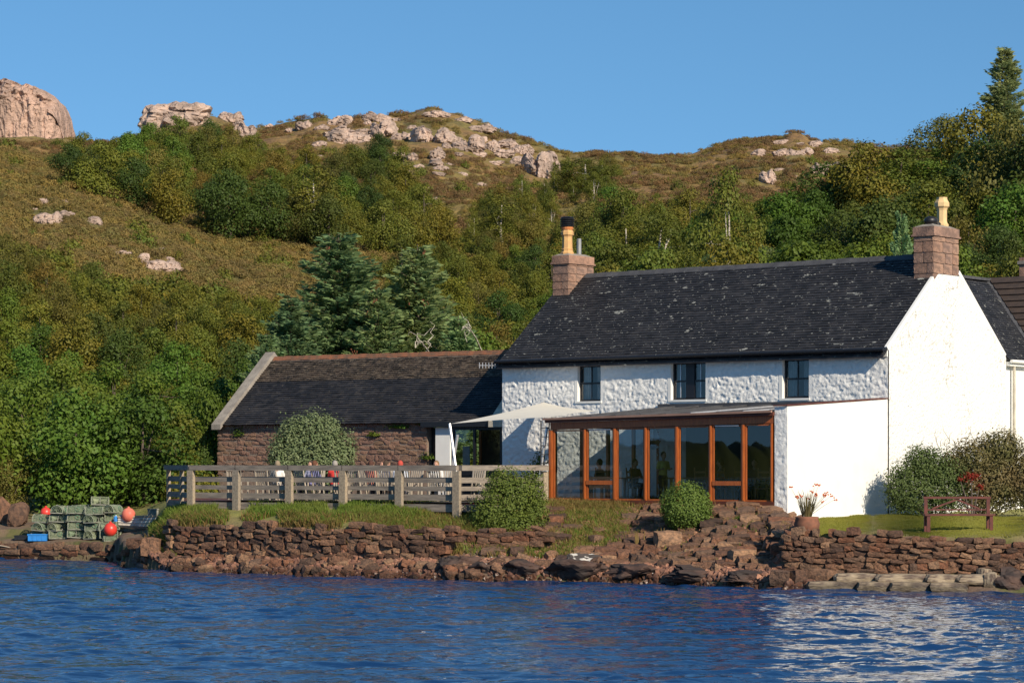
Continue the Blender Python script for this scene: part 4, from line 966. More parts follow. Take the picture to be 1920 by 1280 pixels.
# ------------------------------------------------------------------ rocks on the hill
def rock_proto(seed, mat, sub=3, flat=.6, rough=.3, name='rock', cut=6):
    bm = bmesh.new(); bmesh.ops.create_icosphere(bm, subdivisions=sub, radius=.5); r_ = random.Random(seed)
    pl = [(Vector((r_.gauss(0,1), r_.gauss(0,1), r_.gauss(0,.8))).normalized(), r_.uniform(.24, .38)) for _ in range(cut)]
    for v in bm.verts:
        q = Vector(v.co)
        for n_, d in pl:
            e = v.co.dot(n_) - d
            if e > 0: v.co -= n_*e*.92
        v.co += q.normalized() * (mn.fractal(q*3.2+Vector((seed*3.1, 0, 0)), 1, 2, 4)*rough*.4)
        v.co.z *= flat if v.co.z > 0 else 1
    me = bpy.data.meshes.new(name); bm.to_mesh(me); bm.free(); me.materials.append(mat); return me
def slab_proto(seed, mat):
    r_ = np.random.default_rng(seed); nr_, ns_ = 15, 44; th = np.linspace(0, 2*np.pi, ns_, endpoint=False)
    k = 9; ra = 1 + r_.uniform(-.36, .16, k); rad = np.interp(th/(2*np.pi)*k, np.arange(k+1), np.append(ra, ra[0])) * (1 + .06*r_.normal(size=ns_))
    V = [(0, -.42, 0)]
    for i in range(1, nr_+1):
        q = i/nr_
        for j, t in enumerate(th):
            r0 = q*rad[j]*.5; x = r0*math.cos(t); z = r0*math.sin(t)
            n1 = mn.noise(Vector((x*5+seed*3, z*5, 1))); n2 = mn.cell(Vector((x*7+seed, z*8, 3)))*.12; n3 = mn.noise(Vector((x*16, z*16, seed)))*.06
            y = z*.75 - .42*(1-q**2.6) + n1*.20 + n2*.8 + n3*.7
            if i == nr_: y += .6
            V.append((x + n3*.6, y, z + n2*.15))
    Fq = []
    for j in range(ns_): Fq.append((0, 1+j, 1+(j+1) % ns_))
    for i in range(nr_-1):
        for j in range(ns_): a = 1+i*ns_+j; b = 1+i*ns_+(j+1) % ns_; Fq.append((a, a+ns_, b+ns_, b))
    me = bpy.data.meshes.new('outcrop'); me.from_pydata(V, [], Fq); me.materials.append(mat); return me
ROCKS = [slab_proto(i, MT['rock_pink']) for i in range(9)]
OUT = [(327,220,104,44),(380,228,26,22),(430,221,42,20),(463,252,30,30),(447,240,26,18),(82,379,20,10),(117,381,14,9),(90,410,46,22),(122,402,27,12),(177,415,28,13),(63,393,9,6),(227,474,26,9),(265,485,16,16),(310,500,58,22),(303,468,8,6),(317,487,16,8),
 (572,237,26,16),(602,240,22,9),(637,229,40,20),(653,260,72,28),(600,270,22,12),(707,223,40,16),(717,247,36,28),(752,258,38,14),(737,225,22,8),(682,250,22,14),(793,253,28,36),(830,260,32,30),(838,275,18,10),(880,275,50,28),(853,262,22,12),(820,215,44,11),(867,225,26,10),(897,243,46,14),(923,275,18,20),(955,272,34,20),(980,284,36,18),(943,290,30,16),(970,303,30,14),(893,290,30,10),(927,307,28,9),(747,292,22,14),(775,295,18,18),(817,290,20,20),(822,307,20,16),(825,315,22,10),(823,327,20,7),(865,327,17,10),(843,310,14,8),(767,320,14,10),(787,313,20,8),(903,347,18,7),(1005,316,40,44),(1034,312,34,40),(815,373,8,5),(805,353,6,3),(667,282,12,8),(597,293,10,5),
 (1420,287,22,12),(1470,267,34,9),(1499,271,14,6),(1477,288,46,12),(1512,286,26,14),(1527,271,24,12),(1556,284,26,12),(1440,336,26,26),(1460,319,20,6),(1537,320,34,22),(1574,315,20,18),(1492,331,6,4),(545,244,14,8),(505,236,14,6),(690,232,14,9),(770,240,16,9),(905,262,14,10),(860,290,14,7)]
rr = random.Random(9)
def where(u, v):
    if v > 360 and u < 600: return ('on the heather slope, upper left', 'on the heather slope near the left edge', 'on the heather slope above the deck corner')[0 if u < 60 else (1 if u < 200 else 2)]
    if u < 480: return 'on the knoll left of the central ridge'
    if u > 1300: return 'on the crest above the farmhouse, left part' if u < 1450 else ('on the crest above the farmhouse, highest knob' if v < 300 else 'on the slope beneath the right crest')
    return ('at the left end' if u < 620 else 'left of centre' if u < 730 else 'near the middle' if u < 810 else 'right of centre' if u < 900 else 'toward the right end') + (' of the central ridge, upper row' if v < 262 else ' of the central ridge, lower down')
for u, v, wpx, hpx in OUT:
    x, D, z = hit(u, v+hpx*.3, 180 if v < 360 else 90); z = H+(HV-v)/F*D
    big = wpx > 34; subs = 2 if big else 1
    for s_ in range(subs):
        o = bpy.data.objects.new('rock_outcrop', ROCKS[rr.randrange(9)]); link(o)
        fx = 0 if subs == 1 else (s_-.5)*.42*wpx; wq = wpx if subs == 1 else wpx*.66
        w_ = wq/F*D*1.4; h_ = hpx/F*D*1.55
        o.location = (x + fx/F*D, D - h_*.10 + rr.uniform(-.2, .3), z + rr.uniform(-.12, .12)*h_*(subs-1))
        o.scale = (w_*rr.choice((-1, 1)), h_*.9, h_); o.rotation_euler = (0, rr.uniform(-.15,.15), rr.uniform(-.3,.3))
        szw = 'large' if wpx > 45 else ('broad' if wpx > 30 else ('medium' if wpx > 18 else 'small')); lab = szw + ' pale pink rock outcrop ' + where(u, v)
        tag(o, lab, 'rock', szw + ' pale outcrops ' + where(u, v))
# the cliff at the left edge
def cliff():
    D0 = 455; xs_ = np.linspace(-330, 116, 260); zz = np.linspace(0, 1, 110)
    def top(u): return np.interp(u, [-330,-200,-60,0,30,60,85,98,106,111,116], [170,150,141,144,150,159,172,186,205,235,290])
    U, T = np.meshgrid(xs_, zz); tv = top(U); V_ = 300 + (tv-300)*T
    V_ = V_ + fbm(U*.09, T*3, 68, 3)*5*T; x = (U-CU)/F*D0; z = H + (HV-V_)/F*D0
    k = np.clip((U-60)/60, 0, 1)
    st = fbm(x*.45, z*.09, 61, 4); y = D0 + 5*np.clip(T-.78, 0, 1)*3 + 9*k**5 + np.round(st*4)/4*.7 + st*.6 + fbm(x*1.2, z*.5, 62, 3)*.45 + np.where(T > .74, fbm(x*.6, z*.8, 66, 3)*2.2, 0)
    back = y.max()+14
    P = np.stack([x, y, z], -1).reshape(-1, 3); n = len(xs_); m_ = len(zz)
    i = np.arange((m_-1)*n).reshape(m_-1, n)[:, :-1].ravel(); Fq = np.stack([i, i+1, i+n+1, i+n], 1)
    tb = P[(m_-1)*n:].copy(); tb[:, 1] += 10; tb[:, 2] += .4; tb2 = tb.copy(); tb2[:, 1] += 14; tb2[:, 2] -= 14
    P = np.concatenate([P, tb, tb2]); a = np.arange(n-1) + (m_-1)*n
    Fq = np.concatenate([Fq, np.stack([a, a+1, a+1+n, a+n], 1), np.stack([a+n, a+1+n, a+1+2*n, a+2*n], 1)])
    o = link(bpy.data.objects.new('cliff', np_mesh('cliff', P, Fq, MT['rock_cliff'], False)))
    tag(o, 'sheer pink rock cliff at the upper left edge against the sky', 'cliff')
cliff()

# ------------------------------------------------------------------ ground cover (stuff)
def shrub_mesh(name, mat, n, size, seed, W_=1.2, H_=.6):
    r_ = np.random.default_rng(seed); d = r_.normal(size=(n, 3)); d[:, 2] = abs(d[:, 2]); d /= np.linalg.norm(d, axis=1, keepdims=True)
    P = d*np.array([W_/2, W_/2, H_])*(.62+.4*r_.random(n)**.5)[:, None]; k = 1 + .35*np.sin(P[:, 0]*9+seed)*np.cos(P[:, 1]*8); P *= k[:, None]
    V, Fq = leaf_quads(P, d + r_.normal(size=(n, 3))*.4, size, r_); return np_mesh(name, V, Fq, mat)
def scatter(name, mesh, pts, scl, kindlbl=None, tilt=.15, seed=1):
    """one object: instances of a mesh on points by geometry nodes"""
    src = bpy.data.objects.new(name + '_source', mesh)
    me = bpy.data.meshes.new(name); pts = np.asarray(pts, np.float32); me.vertices.add(len(pts)); me.vertices.foreach_set('co', pts.ravel())
    a = me.attributes.new('scl', 'FLOAT', 'POINT'); a.data.foreach_set('value', np.asarray(scl, np.float32))
    r_ = np.random.default_rng(seed); rot = np.stack([r_.normal(0, tilt, len(pts)), r_.normal(0, tilt, len(pts)), r_.uniform(0, 6.28, len(pts))], 1).astype(np.float32)
    b = me.attributes.new('rot', 'FLOAT_VECTOR', 'POINT'); b.data.foreach_set('vector', rot.ravel())
    o = link(bpy.data.objects.new(name, me)); tag(o, kind='stuff')
    g = bpy.data.node_groups.new(name, 'GeometryNodeTree'); g.interface.new_socket('Geometry', in_out='INPUT', socket_type='NodeSocketGeometry'); g.interface.new_socket('Geometry', in_out='OUTPUT', socket_type='NodeSocketGeometry')
    gi = g.nodes.new('NodeGroupInput'); go = g.nodes.new('NodeGroupOutput'); ip = g.nodes.new('GeometryNodeInstanceOnPoints'); oi = g.nodes.new('GeometryNodeObjectInfo'); oi.inputs['Object'].default_value = src
    na = g.nodes.new('GeometryNodeInputNamedAttribute'); na.data_type = 'FLOAT'; na.inputs['Name'].default_value = 'scl'
    nb = g.nodes.new('GeometryNodeInputNamedAttribute'); nb.data_type = 'FLOAT_VECTOR'; nb.inputs['Name'].default_value = 'rot'
    mp = g.nodes.new('GeometryNodeMeshToPoints')
    g.links.new(gi.outputs[0], mp.inputs[0]); g.links.new(mp.outputs[0], ip.inputs['Points']); g.links.new(oi.outputs['Geometry'], ip.inputs['Instance'])
    g.links.new(na.outputs['Attribute'], ip.inputs['Scale']); g.links.new(nb.outputs['Attribute'], ip.inputs['Rotation']); g.links.new(ip.outputs[0], go.inputs[0])
    o.modifiers.new('scatter', 'NODES').node_group = g; return o
def land_points(n, d0, d1, u0, u1, seed, test=None, pw=1.0):
    r_ = np.random.default_rng(seed); D = d0*(d1/d0)**(r_.random(n)**pw); u = r_.uniform(u0, u1, n); x = (u-CU)/F*D; z = ground(x, D); v = HV-(z-H)/D*F
    k = no_rock(u, v)&((u > 125)|(v > 268)|(D < 400)); u, v, D, x, z = u[k], v[k], D[k], x[k], z[k]
    if test is not None: k = test(u, v, D, x); u, v, D, x, z = u[k], v[k], D[k], x[k], z[k]
    return np.stack([x, D, z], 1), D, u, v
OA = np.array(OUT, float)
def no_rock(u, v):
    m_ = np.ones(len(u), bool)
    for a, b, w_, h_ in OA: m_ &= ~((np.abs(u-a) < w_*.62+2) & (v > b-h_*.5) & (v < b+h_*.75+3))
    return m_
def woody(u, v): return np.array([any(inside(a, b, p) for p in (P_LOW, P_VAL, P_MID, P_SKY, P_RT)) for a, b in zip(u, v)])
behind_ok = lambda u, v, D, x: (D > 93) & ((u < 380) | (D > 106))
hm = shrub_mesh('heather', MT['heather_leaf'], 420, .045, 1, 1.3, .42); bm1 = shrub_mesh('bracken', MT['bracken'], 420, .06, 2, 1.3, .5); um = shrub_mesh('undergrowth', MT['olive'], 700, .075, 3, 1.6, 1.0); gm = shrub_mesh('moor_grass', MT['moor'], 300, .05, 4, 1.2, .35)
P, D, u, v = land_points(26000, 140, 480, -150, 2080, 1, lambda u, v, D, x: behind_ok(u, v, D, x) & (vnoise(x*.12, D*.08, 71) > .36)); k = D < 300; scatter('heather', hm, P[k], (.5+.9*rng.random(k.sum()))*.95, seed=1)
rh = shrub_mesh('ridge_heather', MT['ridge_heather'], 420, .05, 6, 1.4, .42); scatter('ridge_heather', rh, P[~k], (.6+.9*rng.random((~k).sum()))*1.15, seed=7)
P, D, u, v = land_points(22000, 120, 480, -150, 2080, 2, lambda u, v, D, x: behind_ok(u, v, D, x) & (vnoise(x*.1+30, D*.07, 72) > .45)); scatter('bracken', bm1, P, .5+.8*rng.random(len(P)), seed=2)
P, D, u, v = land_points(16000, 120, 480, -150, 2080, 3, behind_ok); scatter('moor_grass', gm, P, .6+.8*rng.random(len(P)), seed=3)
P, D, u, v = land_points(16000, 93, 420, -150, 2080, 4, behind_ok); k = ((u > 335) | (D > 101)) & (woody(u, v) | (rng.random(len(u)) < .05) | ((D < 130)&(rng.random(len(u)) < .8))); scatter('undergrowth', um, P[k], (.5+1.0*rng.random(k.sum())**2), seed=4)

# grass
def blades(name, P, hgt, mat, lean=.35, wid=.012, seed=1, nrm=None):
    r_ = np.random.default_rng(seed); n = len(P); a = r_.uniform(0, 6.28, n); h = hgt*r_.uniform(.45, 1.3, n); L = r_.normal(0, lean, (n, 2))*h[:, None]
    w_ = wid*r_.uniform(.6, 1.5, n); dx = np.cos(a)*w_; dy = np.sin(a)*w_
    b0 = P + np.stack([-dx, -dy, np.full(n, -.03)], 1); b1 = P + np.stack([dx, dy, np.full(n, -.03)], 1)
    m0 = P + np.stack([L[:, 0]*.35-dx*.7, L[:, 1]*.35-dy*.7, h*.6], 1); m1 = P + np.stack([L[:, 0]*.35+dx*.7, L[:, 1]*.35+dy*.7, h*.6], 1)
    t0 = P + np.stack([L[:, 0], L[:, 1], h*.95], 1)
    V = np.stack([b0, b1, m1, m0, t0], 1).reshape(-1, 3); i = np.arange(n)*5
    Fq = np.concatenate([np.stack([i, i+1, i+2], 1), np.stack([i, i+2, i+3], 1), np.stack([i+3, i+2, i+4], 1)])
    o = link(bpy.data.objects.new(name, np_mesh(name, V, Fq, mat))); tag(o, kind='stuff'); return o
def shore_pts(n, u0, u1, d0, d1, seed, dens=None):
    r_ = np.random.default_rng(seed); u = r_.uniform(u0, u1, n); dl = r_.uniform(d0, d1, n); D = dshore(u)+dl; x = (u-CU)/F*D
    k = np.ones(n, bool) if dens is None else dens(u, dl, x, D) > r_.random(n)
    return np.stack([x[k], D[k], ground(x[k], D[k])], 1)
clump = lambda u, dl, x, D: np.clip(vnoise(x*1.6, D*1.3, 91)*2.4-.55, 0, 1)
blades('bank_grass', shore_pts(42000, 285, 900, 1.5, 5.5, 1, clump), .24, MT['grass'], .3, .013, 1)
blades('dry_bank_grass', shore_pts(14000, 270, 900, 1.3, 2.6, 2, clump), .24, MT['grass_dry'], .6, .012, 2)
patch = lambda u, dl, x, D: np.clip(vnoise(x*.9+7, D*.7, 93)*3.2-.70, 0, 1)*np.where(u < 1180, 1, .22)
blades('slope_grass', shore_pts(56000, 720, 1420, 1.5, 8, 3, patch), .17, MT['grass'], .35, .012, 3)
blades('dry_slope_grass', shore_pts(40000, 720, 1480, 1.4, 8, 4, patch), .20, MT['grass_dry'], .5, .010, 4)
blades('tier_grass', shore_pts(9000, 800, 1040, 2.3, 3.6, 24, clump), .22, MT['grass_dry'], .4, .011, 24)
blades('sun_room_border_grass', shore_pts(9000, 1030, 1260, 6.3, 8.4, 14, lambda u, dl, x, D: np.clip(vnoise(x*2.2, D*1.1, 95)*2.2-.4, 0, 1)), .22, MT['grass_dry'], .3, .010, 14)
blades('lawn_grass', shore_pts(90000, 1500, 2100, 1.45, 11, 5), .055, MT['lawn'], .4, .012, 5)
blades('quay_grass', shore_pts(7000, 280, 330, .9, 5, 6, clump), .22, MT['grass'], .4, .012, 6)

# ------------------------------------------------------------------ walls of loose stone
def wall_thing(name, label, u0, u1, dl, zt, zb, wmin, wmax, hmin, hmax, batter=0.0, cap=295, seed=1, rag=.06, depth=.3, protos=STP):
    r_ = random.Random(seed); um_ = (u0+u1)/2; Dm = float(dshore(um_))+dl; xm = (um_-CU)/F*Dm
    w0 = empty(name, (xm, Dm, 0), 0, label, 'wall'); off = Vector((xm, Dm, 0)); n = 0
    def pt(u, d): D = float(dshore(u))+d; return (u-CU)/F*D, D
    z = 0; lev = 0
    while True:
        h = r_.uniform(hmin, hmax); u = u0 - r_.random()*20; any_ = False
        while u < u1:
            wd = r_.uniform(wmin, wmax)*(1.25 if lev == 0 else 1); hh = h*r_.uniform(.7, 1.12)
            x0, y0 = pt(u, dl); du = wd/y0*F*.93; x1, y1 = pt(u+du, dl); a = math.atan2(y1-y0, x1-x0)
            zz = zb(u) + z; 
            if zz + hh*.55 < zt(u) + r_.uniform(-rag, rag) and n < cap:
                rt = r_.uniform(-.28, .28) if wd < .34 else r_.uniform(-.10, .10)
                xx, yy = pt(u+du/2, dl + batter*z); hh2 = min(hh, wd*1.05)
                stone(w0, (xx, yy+r_.uniform(-.03, .10), zz+hh/2), (wd*1.03, depth*r_.uniform(.8, 1.2), hh*1.08), (r_.uniform(-.16, .16), rt, a+r_.uniform(-.18, .18)), protos, off=off); n += 1; any_ = True
            u += du
        z += h*.93; lev += 1
        if not any_ or lev > 14: break
    return w0
wall_thing('sea_wall', 'dry stone sea wall below the timber deck, topped with grass', 318, 840, 1.22, lambda u: 1.48+.08*math.sin(u*.03), lambda u: .30+.05*math.sin(u*.05), .20, .58, .13, .27, .10, seed=2)
wall_thing('upper_wall', 'short grassy tier of stone wall between the deck end and the stone slope', 800, 1015, 2.15, lambda u: 1.42+.06*math.sin(u*.05), lambda u: .88+.04*math.sin(u*.04), .20, .50, .13, .24, .12, seed=12, cap=120)
wall_thing('garden_wall', 'dry stone wall below the lawn and bench on the right', 1484, 1990, 1.22, lambda u: np.interp(u, [1484, 1560, 1900, 2000], [1.52, 1.55, 1.25, 1.2]), lambda u: .40+.03*math.sin(u*.04), .15, .46, .10, .22, .06, seed=3, cap=298)
wall_thing('quay_wall', 'low stone quay wall under the fishing creels on the left', -60, 268, .10, lambda u: .66, lambda u: -.02, .28, .75, .16, .30, .04, seed=4, cap=200)
# stepped slope of big flat stones before the sun room
rev = empty('stone_slope', (3.0, 74, 0), 0, 'slope of rough red stones stepping down from the sun room to the shore', 'stone slope')
ro_ = Vector((3.0, 74, 0)); r3 = random.Random(8); n = 0; rows_ = []
for dl in np.arange(7.6, 1.0, -.42):
    u = 1000 if dl > 1.8 else 925
    while u < 1486 and n < 298:
        wd = r3.uniform(.32, .74); D = float(dshore(u))+dl+r3.uniform(-.07, .07); x = (u-CU)/F*D; g = gz(x, D)
        pv = float(vnoise(np.array([x*.9+7]), np.array([D*.7]), 93)[0])
        if not (u < 1180 and (pv > .42 or r3.random() < .25) and r3.random() < .85) and not (dl > 6.6 and u < 1270):
            stone(rev, (x, D, g+r3.uniform(-.02, .07)), (wd*1.04, r3.uniform(.42, .56), r3.uniform(.20, .30)), (.22+r3.uniform(-.07, .07), r3.uniform(-.06, .06), -.12+r3.uniform(-.12, .12)), off=ro_); n += 1
        u += wd/D*F*1.02
# plinth under the sun room
pl_ = empty('sun_room_plinth', (HX, HY, 0), HR, 'low course of red stone under the sun room sill', 'wall')
for z0_ in (1.78, 1.96):
    x = CL
    while x < -.5: wd = R.uniform(.18, .4); stone(pl_, (x+wd/2, FY+.06, z0_+.07), (wd, .22, .19), (0, 0, 0)); x += wd
def rock_thing(u, dl, w_, d_, h_, mesh, label, cat='rock', group=None, zo=0, rz=None, tilt=.1, name='shore_rock'):
    D = float(dshore(u))+dl; x = (u-CU)/F*D; o = bpy.data.objects.new(name, mesh); link(o)
    o.location = (x, D, gz(x, D)+zo); o.scale = (w_, d_, h_); o.rotation_euler = (R.uniform(-tilt, tilt), R.uniform(-tilt, tilt), R.uniform(-.6, .6) if rz is None else rz)
    return tag(o, label, cat, group)
RD = [rock_proto(30+i, MT['rock_dark'], 4, 1, .35, 'ledge', 7) for i in range(4)]; RL = rock_proto(40, MT['lichen_rock'], 4, 1, .3, 'ledge', 6)
for i, (u, dl, w_, d_, h_, lb) in enumerate([(1075,.55,2.3,1.5,.85,'dark wet bedrock hump at the waterline below the grassy slope'),(1180,.45,1.9,1.3,.62,'dark bedrock slab right of the dark hump at the waterline'),(1300,.35,2.3,1.2,.5,'long low brown bedrock slab below the round bush'),
        (1400,.30,1.4,1.0,.40,'flat brown bedrock slab left of the boulders by the garden wall'),(980,.55,1.6,1.2,.62,'dark rounded bedrock lump left of the dark hump'),(860,.75,1.3,.9,.7,'dark bedrock block in the gap at the end of the sea wall'),
        (1895,.55,1.2,1.0,.85,'black wet rock under the right end of the garden wall'),(1960,.5,1.5,1.0,.8,'black wet rock just beyond the right edge'),(905,.5,.9,.8,.5,'dark boulder beside the sea wall gap')]):
    rock_thing(u, dl, w_, d_, h_, RD[i % 4], lb, name='rock_ledge')
rock_thing(1092, 1.1, 1.25, .8, .6, RL, 'rock crusted with white lichen on top of the dark hump', zo=.08, name='lichen_rock')
for i, (u, dl, w_, h_, lb) in enumerate([(1462,.25,.52,.42,'square red boulder at the waterline left of the stone steps'),(1500,.6,.5,.4,'red boulder between the steps and the stone slope'),(1392,2.0,.75,.42,'large orange-red boulder on the shingle below the slope'),(1252,3.0,.75,.55,'broad round red boulder below the clipped bush'),
       (1118,2.9,.4,.3,'angular pale red stone in the grass below the slope'),(285,.45,.62,.62,'pointed brown boulder at the corner of the quay'),(255,.3,.5,.35,'flat brown rock in the water by the quay corner'),(1540,.75,.7,.4,'wedge shaped boulder on top of the stone steps')]):
    rock_thing(u, dl, w_, w_*.8, h_, R.choice(STP), lb, 'boulder', zo=h_*.25, name='boulder')
# dressed slabs that form the landing steps
for u0_, u1_, z_, dl, lb in [(1520,1800,.10,.12,'lower limewashed landing step at the waterline under the garden wall'),(1570,1830,.30,.55,'upper pale landing step under the garden wall')]:
    um_ = (u0_+u1_)/2; D = float(dshore(um_))+dl; xx = (um_-CU)/F*D; st = empty('landing_step', (xx, D, 0), 0, lb, 'step'); u = u0_
    while u < u1_:
        wd = R.uniform(.8, 1.3); du = wd/D*F; x = (u+du/2-CU)/F*D; stone(st, (x, float(dshore(u+du/2))+dl, z_), (wd*1.06, .6, .27), (0, R.uniform(-.012, .012), -.03), STPALE, 'slab', Vector((xx, D, 0))); u += du
for i in range(2):
    rock_thing([1858, 1845][i], [.35, .9][i], .32, .32, [.5, .4][i], STPALE[i], ['upright pale stone at the right end of the landing steps', 'pale stone standing behind the upright one at the end of the steps'][i], 'boulder', zo=.1, name='boulder')
# countable rocks strewn along the beach, then the gravel
r4 = random.Random(14)
for i in range(150):
    u = r4.uniform(300, 960) if i < 112 else r4.uniform(960, 1500); dl = r4.uniform(.0, 1.15) if i < 112 else r4.uniform(.5, 2.2); s = r4.uniform(.15, .38)
    left = i < 112
    rock_thing(u, dl, s*1.3, s, s*.75, r4.choice(STP), ('%s rock on the beach under the %s of the sea wall' % ('fist-sized' if s < .2 else 'small' if s < .27 else 'head-sized' if s < .33 else 'big', 'left end' if u < 430 else 'left part' if u < 560 else 'middle' if u < 690 else 'right part' if u < 820 else 'open gap')) if left else ('%s rock on the shingle %s' % ('small' if s < .24 else 'larger', 'below the grassy slope' if u < 1180 else 'below the round bush' if u < 1340 else 'beside the garden wall')), 'rock', 'rocks on the beach under the sea wall' if left else 'rocks on the shingle below the stone slope', zo=s*.12, tilt=.5)
pb = stone_protos(1, surf('shingle', (.24,.135,.095), (.17,.10,.075), 2, .9, rnd=[(.5,.5,.52),(1.2,1,.9),(.8,.75,.75),(1.7,1.5,1.3),(.6,.5,.5),(1.3,1.1,1)]), rough=.12)[0]; tide(pb.materials[0])
P = shore_pts(4200, 262, 1530, -.1, 1.4, 31); scatter('beach_shingle', pb, P, .05+.12*rng.random(len(P)), tilt=.6, seed=31)
P = shore_pts(2600, 930, 1530, .6, 7.2, 32); scatter('slope_rubble', pb, P, .05+.13*rng.random(len(P)), tilt=.6, seed=32)
P = shore_pts(160, 900, 1420, .2, 1.8, 33); ps = stone_protos(1, MT['white'], rough=.1)[0]; scatter('white_shells', ps, P, .03+.04*rng.random(len(P)), tilt=.6, seed=33)
# two big slabs leaning at the left edge
for u, w_, h_, dl, lb in [(8, .75, 1.25, 3.0, 'brown slab standing at the left edge of the photo beside the taller slab'), (36, .95, 1.1, 2.6, 'tall leaning brown slab left of the blue crate')]:
    rock_thing(u, dl, w_, .5, h_, rock_proto(int(u)+60, MT['stone'], 3, 1, .2, 'slab', 6), lb, 'rock', zo=h_*.30, rz=.2, tilt=.15, name='standing_slab')
# ------------------------------------------------------------------ deck and railing
def wp(u, v, D): return Vector(((u-CU)/F*D, D, H+(HV-v)/F*D))
DZ = 2.18
def gp(u, D): return Vector(((u-CU)/F*D, D, 0))
L0, R0, R5, RE = gp(316, 88.5), gp(362, 84.3), gp(860, 78.2), gp(1021, 80.9)
deck = empty('timber_deck', (R0+R5)/2, 0, 'raised timber deck between the barn and the sea wall', 'deck'); off = deck.location.copy()
poly = [L0, R0+Vector((.1,.15,0)), R5+Vector((0,.2,0)), RE+Vector((-.05,.1,0)), Vector((*to_w(-11.5, -.1), 0)), Vector((*to_w(-15.4, -.1), 0)), Vector((*b_w(-.1, -.1), 0)), Vector((*b_w(XL+.1, -.1), 0))]
q = MB(); n = len(poly); vs_ = [(p.x-off.x, p.y-off.y, DZ-.04) for p in poly] + [(p.x-off.x, p.y-off.y, DZ-.30) for p in poly]
q.add(vs_, [tuple(range(n)), tuple(range(2*n-1, n-1, -1))] + [(i, (i+1) % n, (i+1) % n+n, i+n)[::-1] for i in range(n)]).build('deck_frame', MT['timber_dark'], deck)
bb = MB(); dvec = (R5-R0).normalized(); pv = Vector((-dvec.y, dvec.x, 0))
for k in range(52):
    p = R0 + pv*(.2+k*.15); t0, t1 = 0, (R5-R0).length
    bb.add([tuple(p+dvec*t0-off+Vector((0,0,DZ))), tuple(p+dvec*t1-off+Vector((0,0,DZ))), tuple(p+dvec*t1+pv*.14-off+Vector((0,0,DZ))), tuple(p+dvec*t0+pv*.14-off+Vector((0,0,DZ)))], [(0,1,2,3)])
tag(bb.build('deck_boards', MT['timber_rail'], deck), kind='stuff')
rail = empty('deck_railing', (R0+R5)/2, 0, 'weathered timber railing with thick posts and horizontal boards round the deck', 'railing')
def lv(v, D): return H + (HV-v)/F*D
def post(p, wd=.24, z1=None, dirv=dvec, z0=1.45):
    z1 = z1 or 3.15; a = math.atan2(dirv.y, dirv.x); s = bpy.data.objects.new('post', PM); link(s, rail); s.location = (p.x-off.x, p.y-off.y, z0); s.scale = (wd, .13, z1-z0); s.rotation_euler = (0, 0, a)
PM = MB().box(-.5, .5, -.5, .5, 0, 1).mesh('post', MT['timber_grey'])
us_ = [362, 447, 546, 647, 752, 860]
def on(u):    # point of the front rail line seen at column u
    k = (u-CU)/F; d = R5-R0; t = (k*R0.y - R0.x)/(d.x - k*d.y); return R0+d*t
pts = [on(u) for u in us_]
fw = Vector((dvec.y, -dvec.x, 0))
for p in pts: post(p + fw*.10, .25)
post(L0, .13, dirv=(L0-R0).normalized()); post(L0*.45+R0*.55, .14, dirv=(L0-R0).normalized())
post(RE, .22, 3.12, (RE-R5).normalized()); post(R5*.5+RE*.5, .18, 3.12, (RE-R5).normalized())
def board(a, b, z0, z1, th, nm='board', mat='timber_rail'):
    d = (b-a).normalized(); s = Vector((-d.y, d.x, 0))*th/2; z_ = Vector((0,0,1)); A = a-off; B = b-off
    P = [A-s+z_*z0, B-s+z_*z0, B+s+z_*z0, A+s+z_*z0, A-s+z_*z1, B-s+z_*z1, B+s+z_*z1, A+s+z_*z1]
    MB().add(P, [(0,3,2,1),(4,5,6,7),(0,1,5,4),(1,2,6,5),(2,3,7,6),(3,0,4,7)]).build(nm, MT[mat], rail)
for a, b in list(zip(pts[:-1], pts[1:])) + [(L0, R0), (R5, RE)]:
    d = (b-a).normalized()
    for z0, z1 in ((2.78, 2.945), (2.53, 2.67), (2.24, 2.42), (1.90, 2.12)): board(a+d*.02, b-d*.02, z0+R.uniform(-.008,.008), z1+R.uniform(-.008,.008), .04)
for a, b in list(zip([L0]+pts, pts+[RE])):
    d = (b-a).normalized(); s = Vector((d.y, -d.x, 0))*.05; board(a+s-d*.02, b+s+d*.02, 3.155, 3.32, .24, 'top_rail', 'timber_rail')

# picnic furniture on the deck
def garden_chair():
    t = empty('garden_chair', (0,0,0)); m_ = MT['cream_chair']
    for k in range(5): MB().box(-.24+k*.10, -.16+k*.10, -.22, .22, .42, .445).build('seat_slat', m_, t)
    for k in range(6): MB().bar((-.22+k*.088, .22, .45), (-.22+k*.088, .34, .98), .045, .018, (0,1,0)).build('back_slat', m_, t)
    for sx in (-.25, .25):
        MB().bar((sx, -.2, 0), (sx, -.2, .62), .035, .035).build('leg', m_, t); MB().bar((sx, .2, 0), (sx, .35, 1.02), .035, .035).build('leg', m_, t)
        MB().bar((sx, -.24, .64), (sx, .27, .64), .05, .025).build('armrest', m_, t)
    MB().bar((-.25, .345, .985), (.25, .345, .985), .03, .06).build('top_bar', m_, t); return t
gc = garden_chair(); first = True
def place(o0, used, p, rz, z=DZ): 
    o = o0 if not used else copy_tree(o0); o.location = (p.x, p.y, z); o.rotation_euler = (0, 0, rz); return o
ang = math.atan2(dvec.y, dvec.x)
def dp(u, back): p = on(u) + pv*back; return p
gt = table('garden_table', 1.5, .8, .73, MT['cream_chair'], 'table', '', 'garden tables on the deck'); ntab = 0
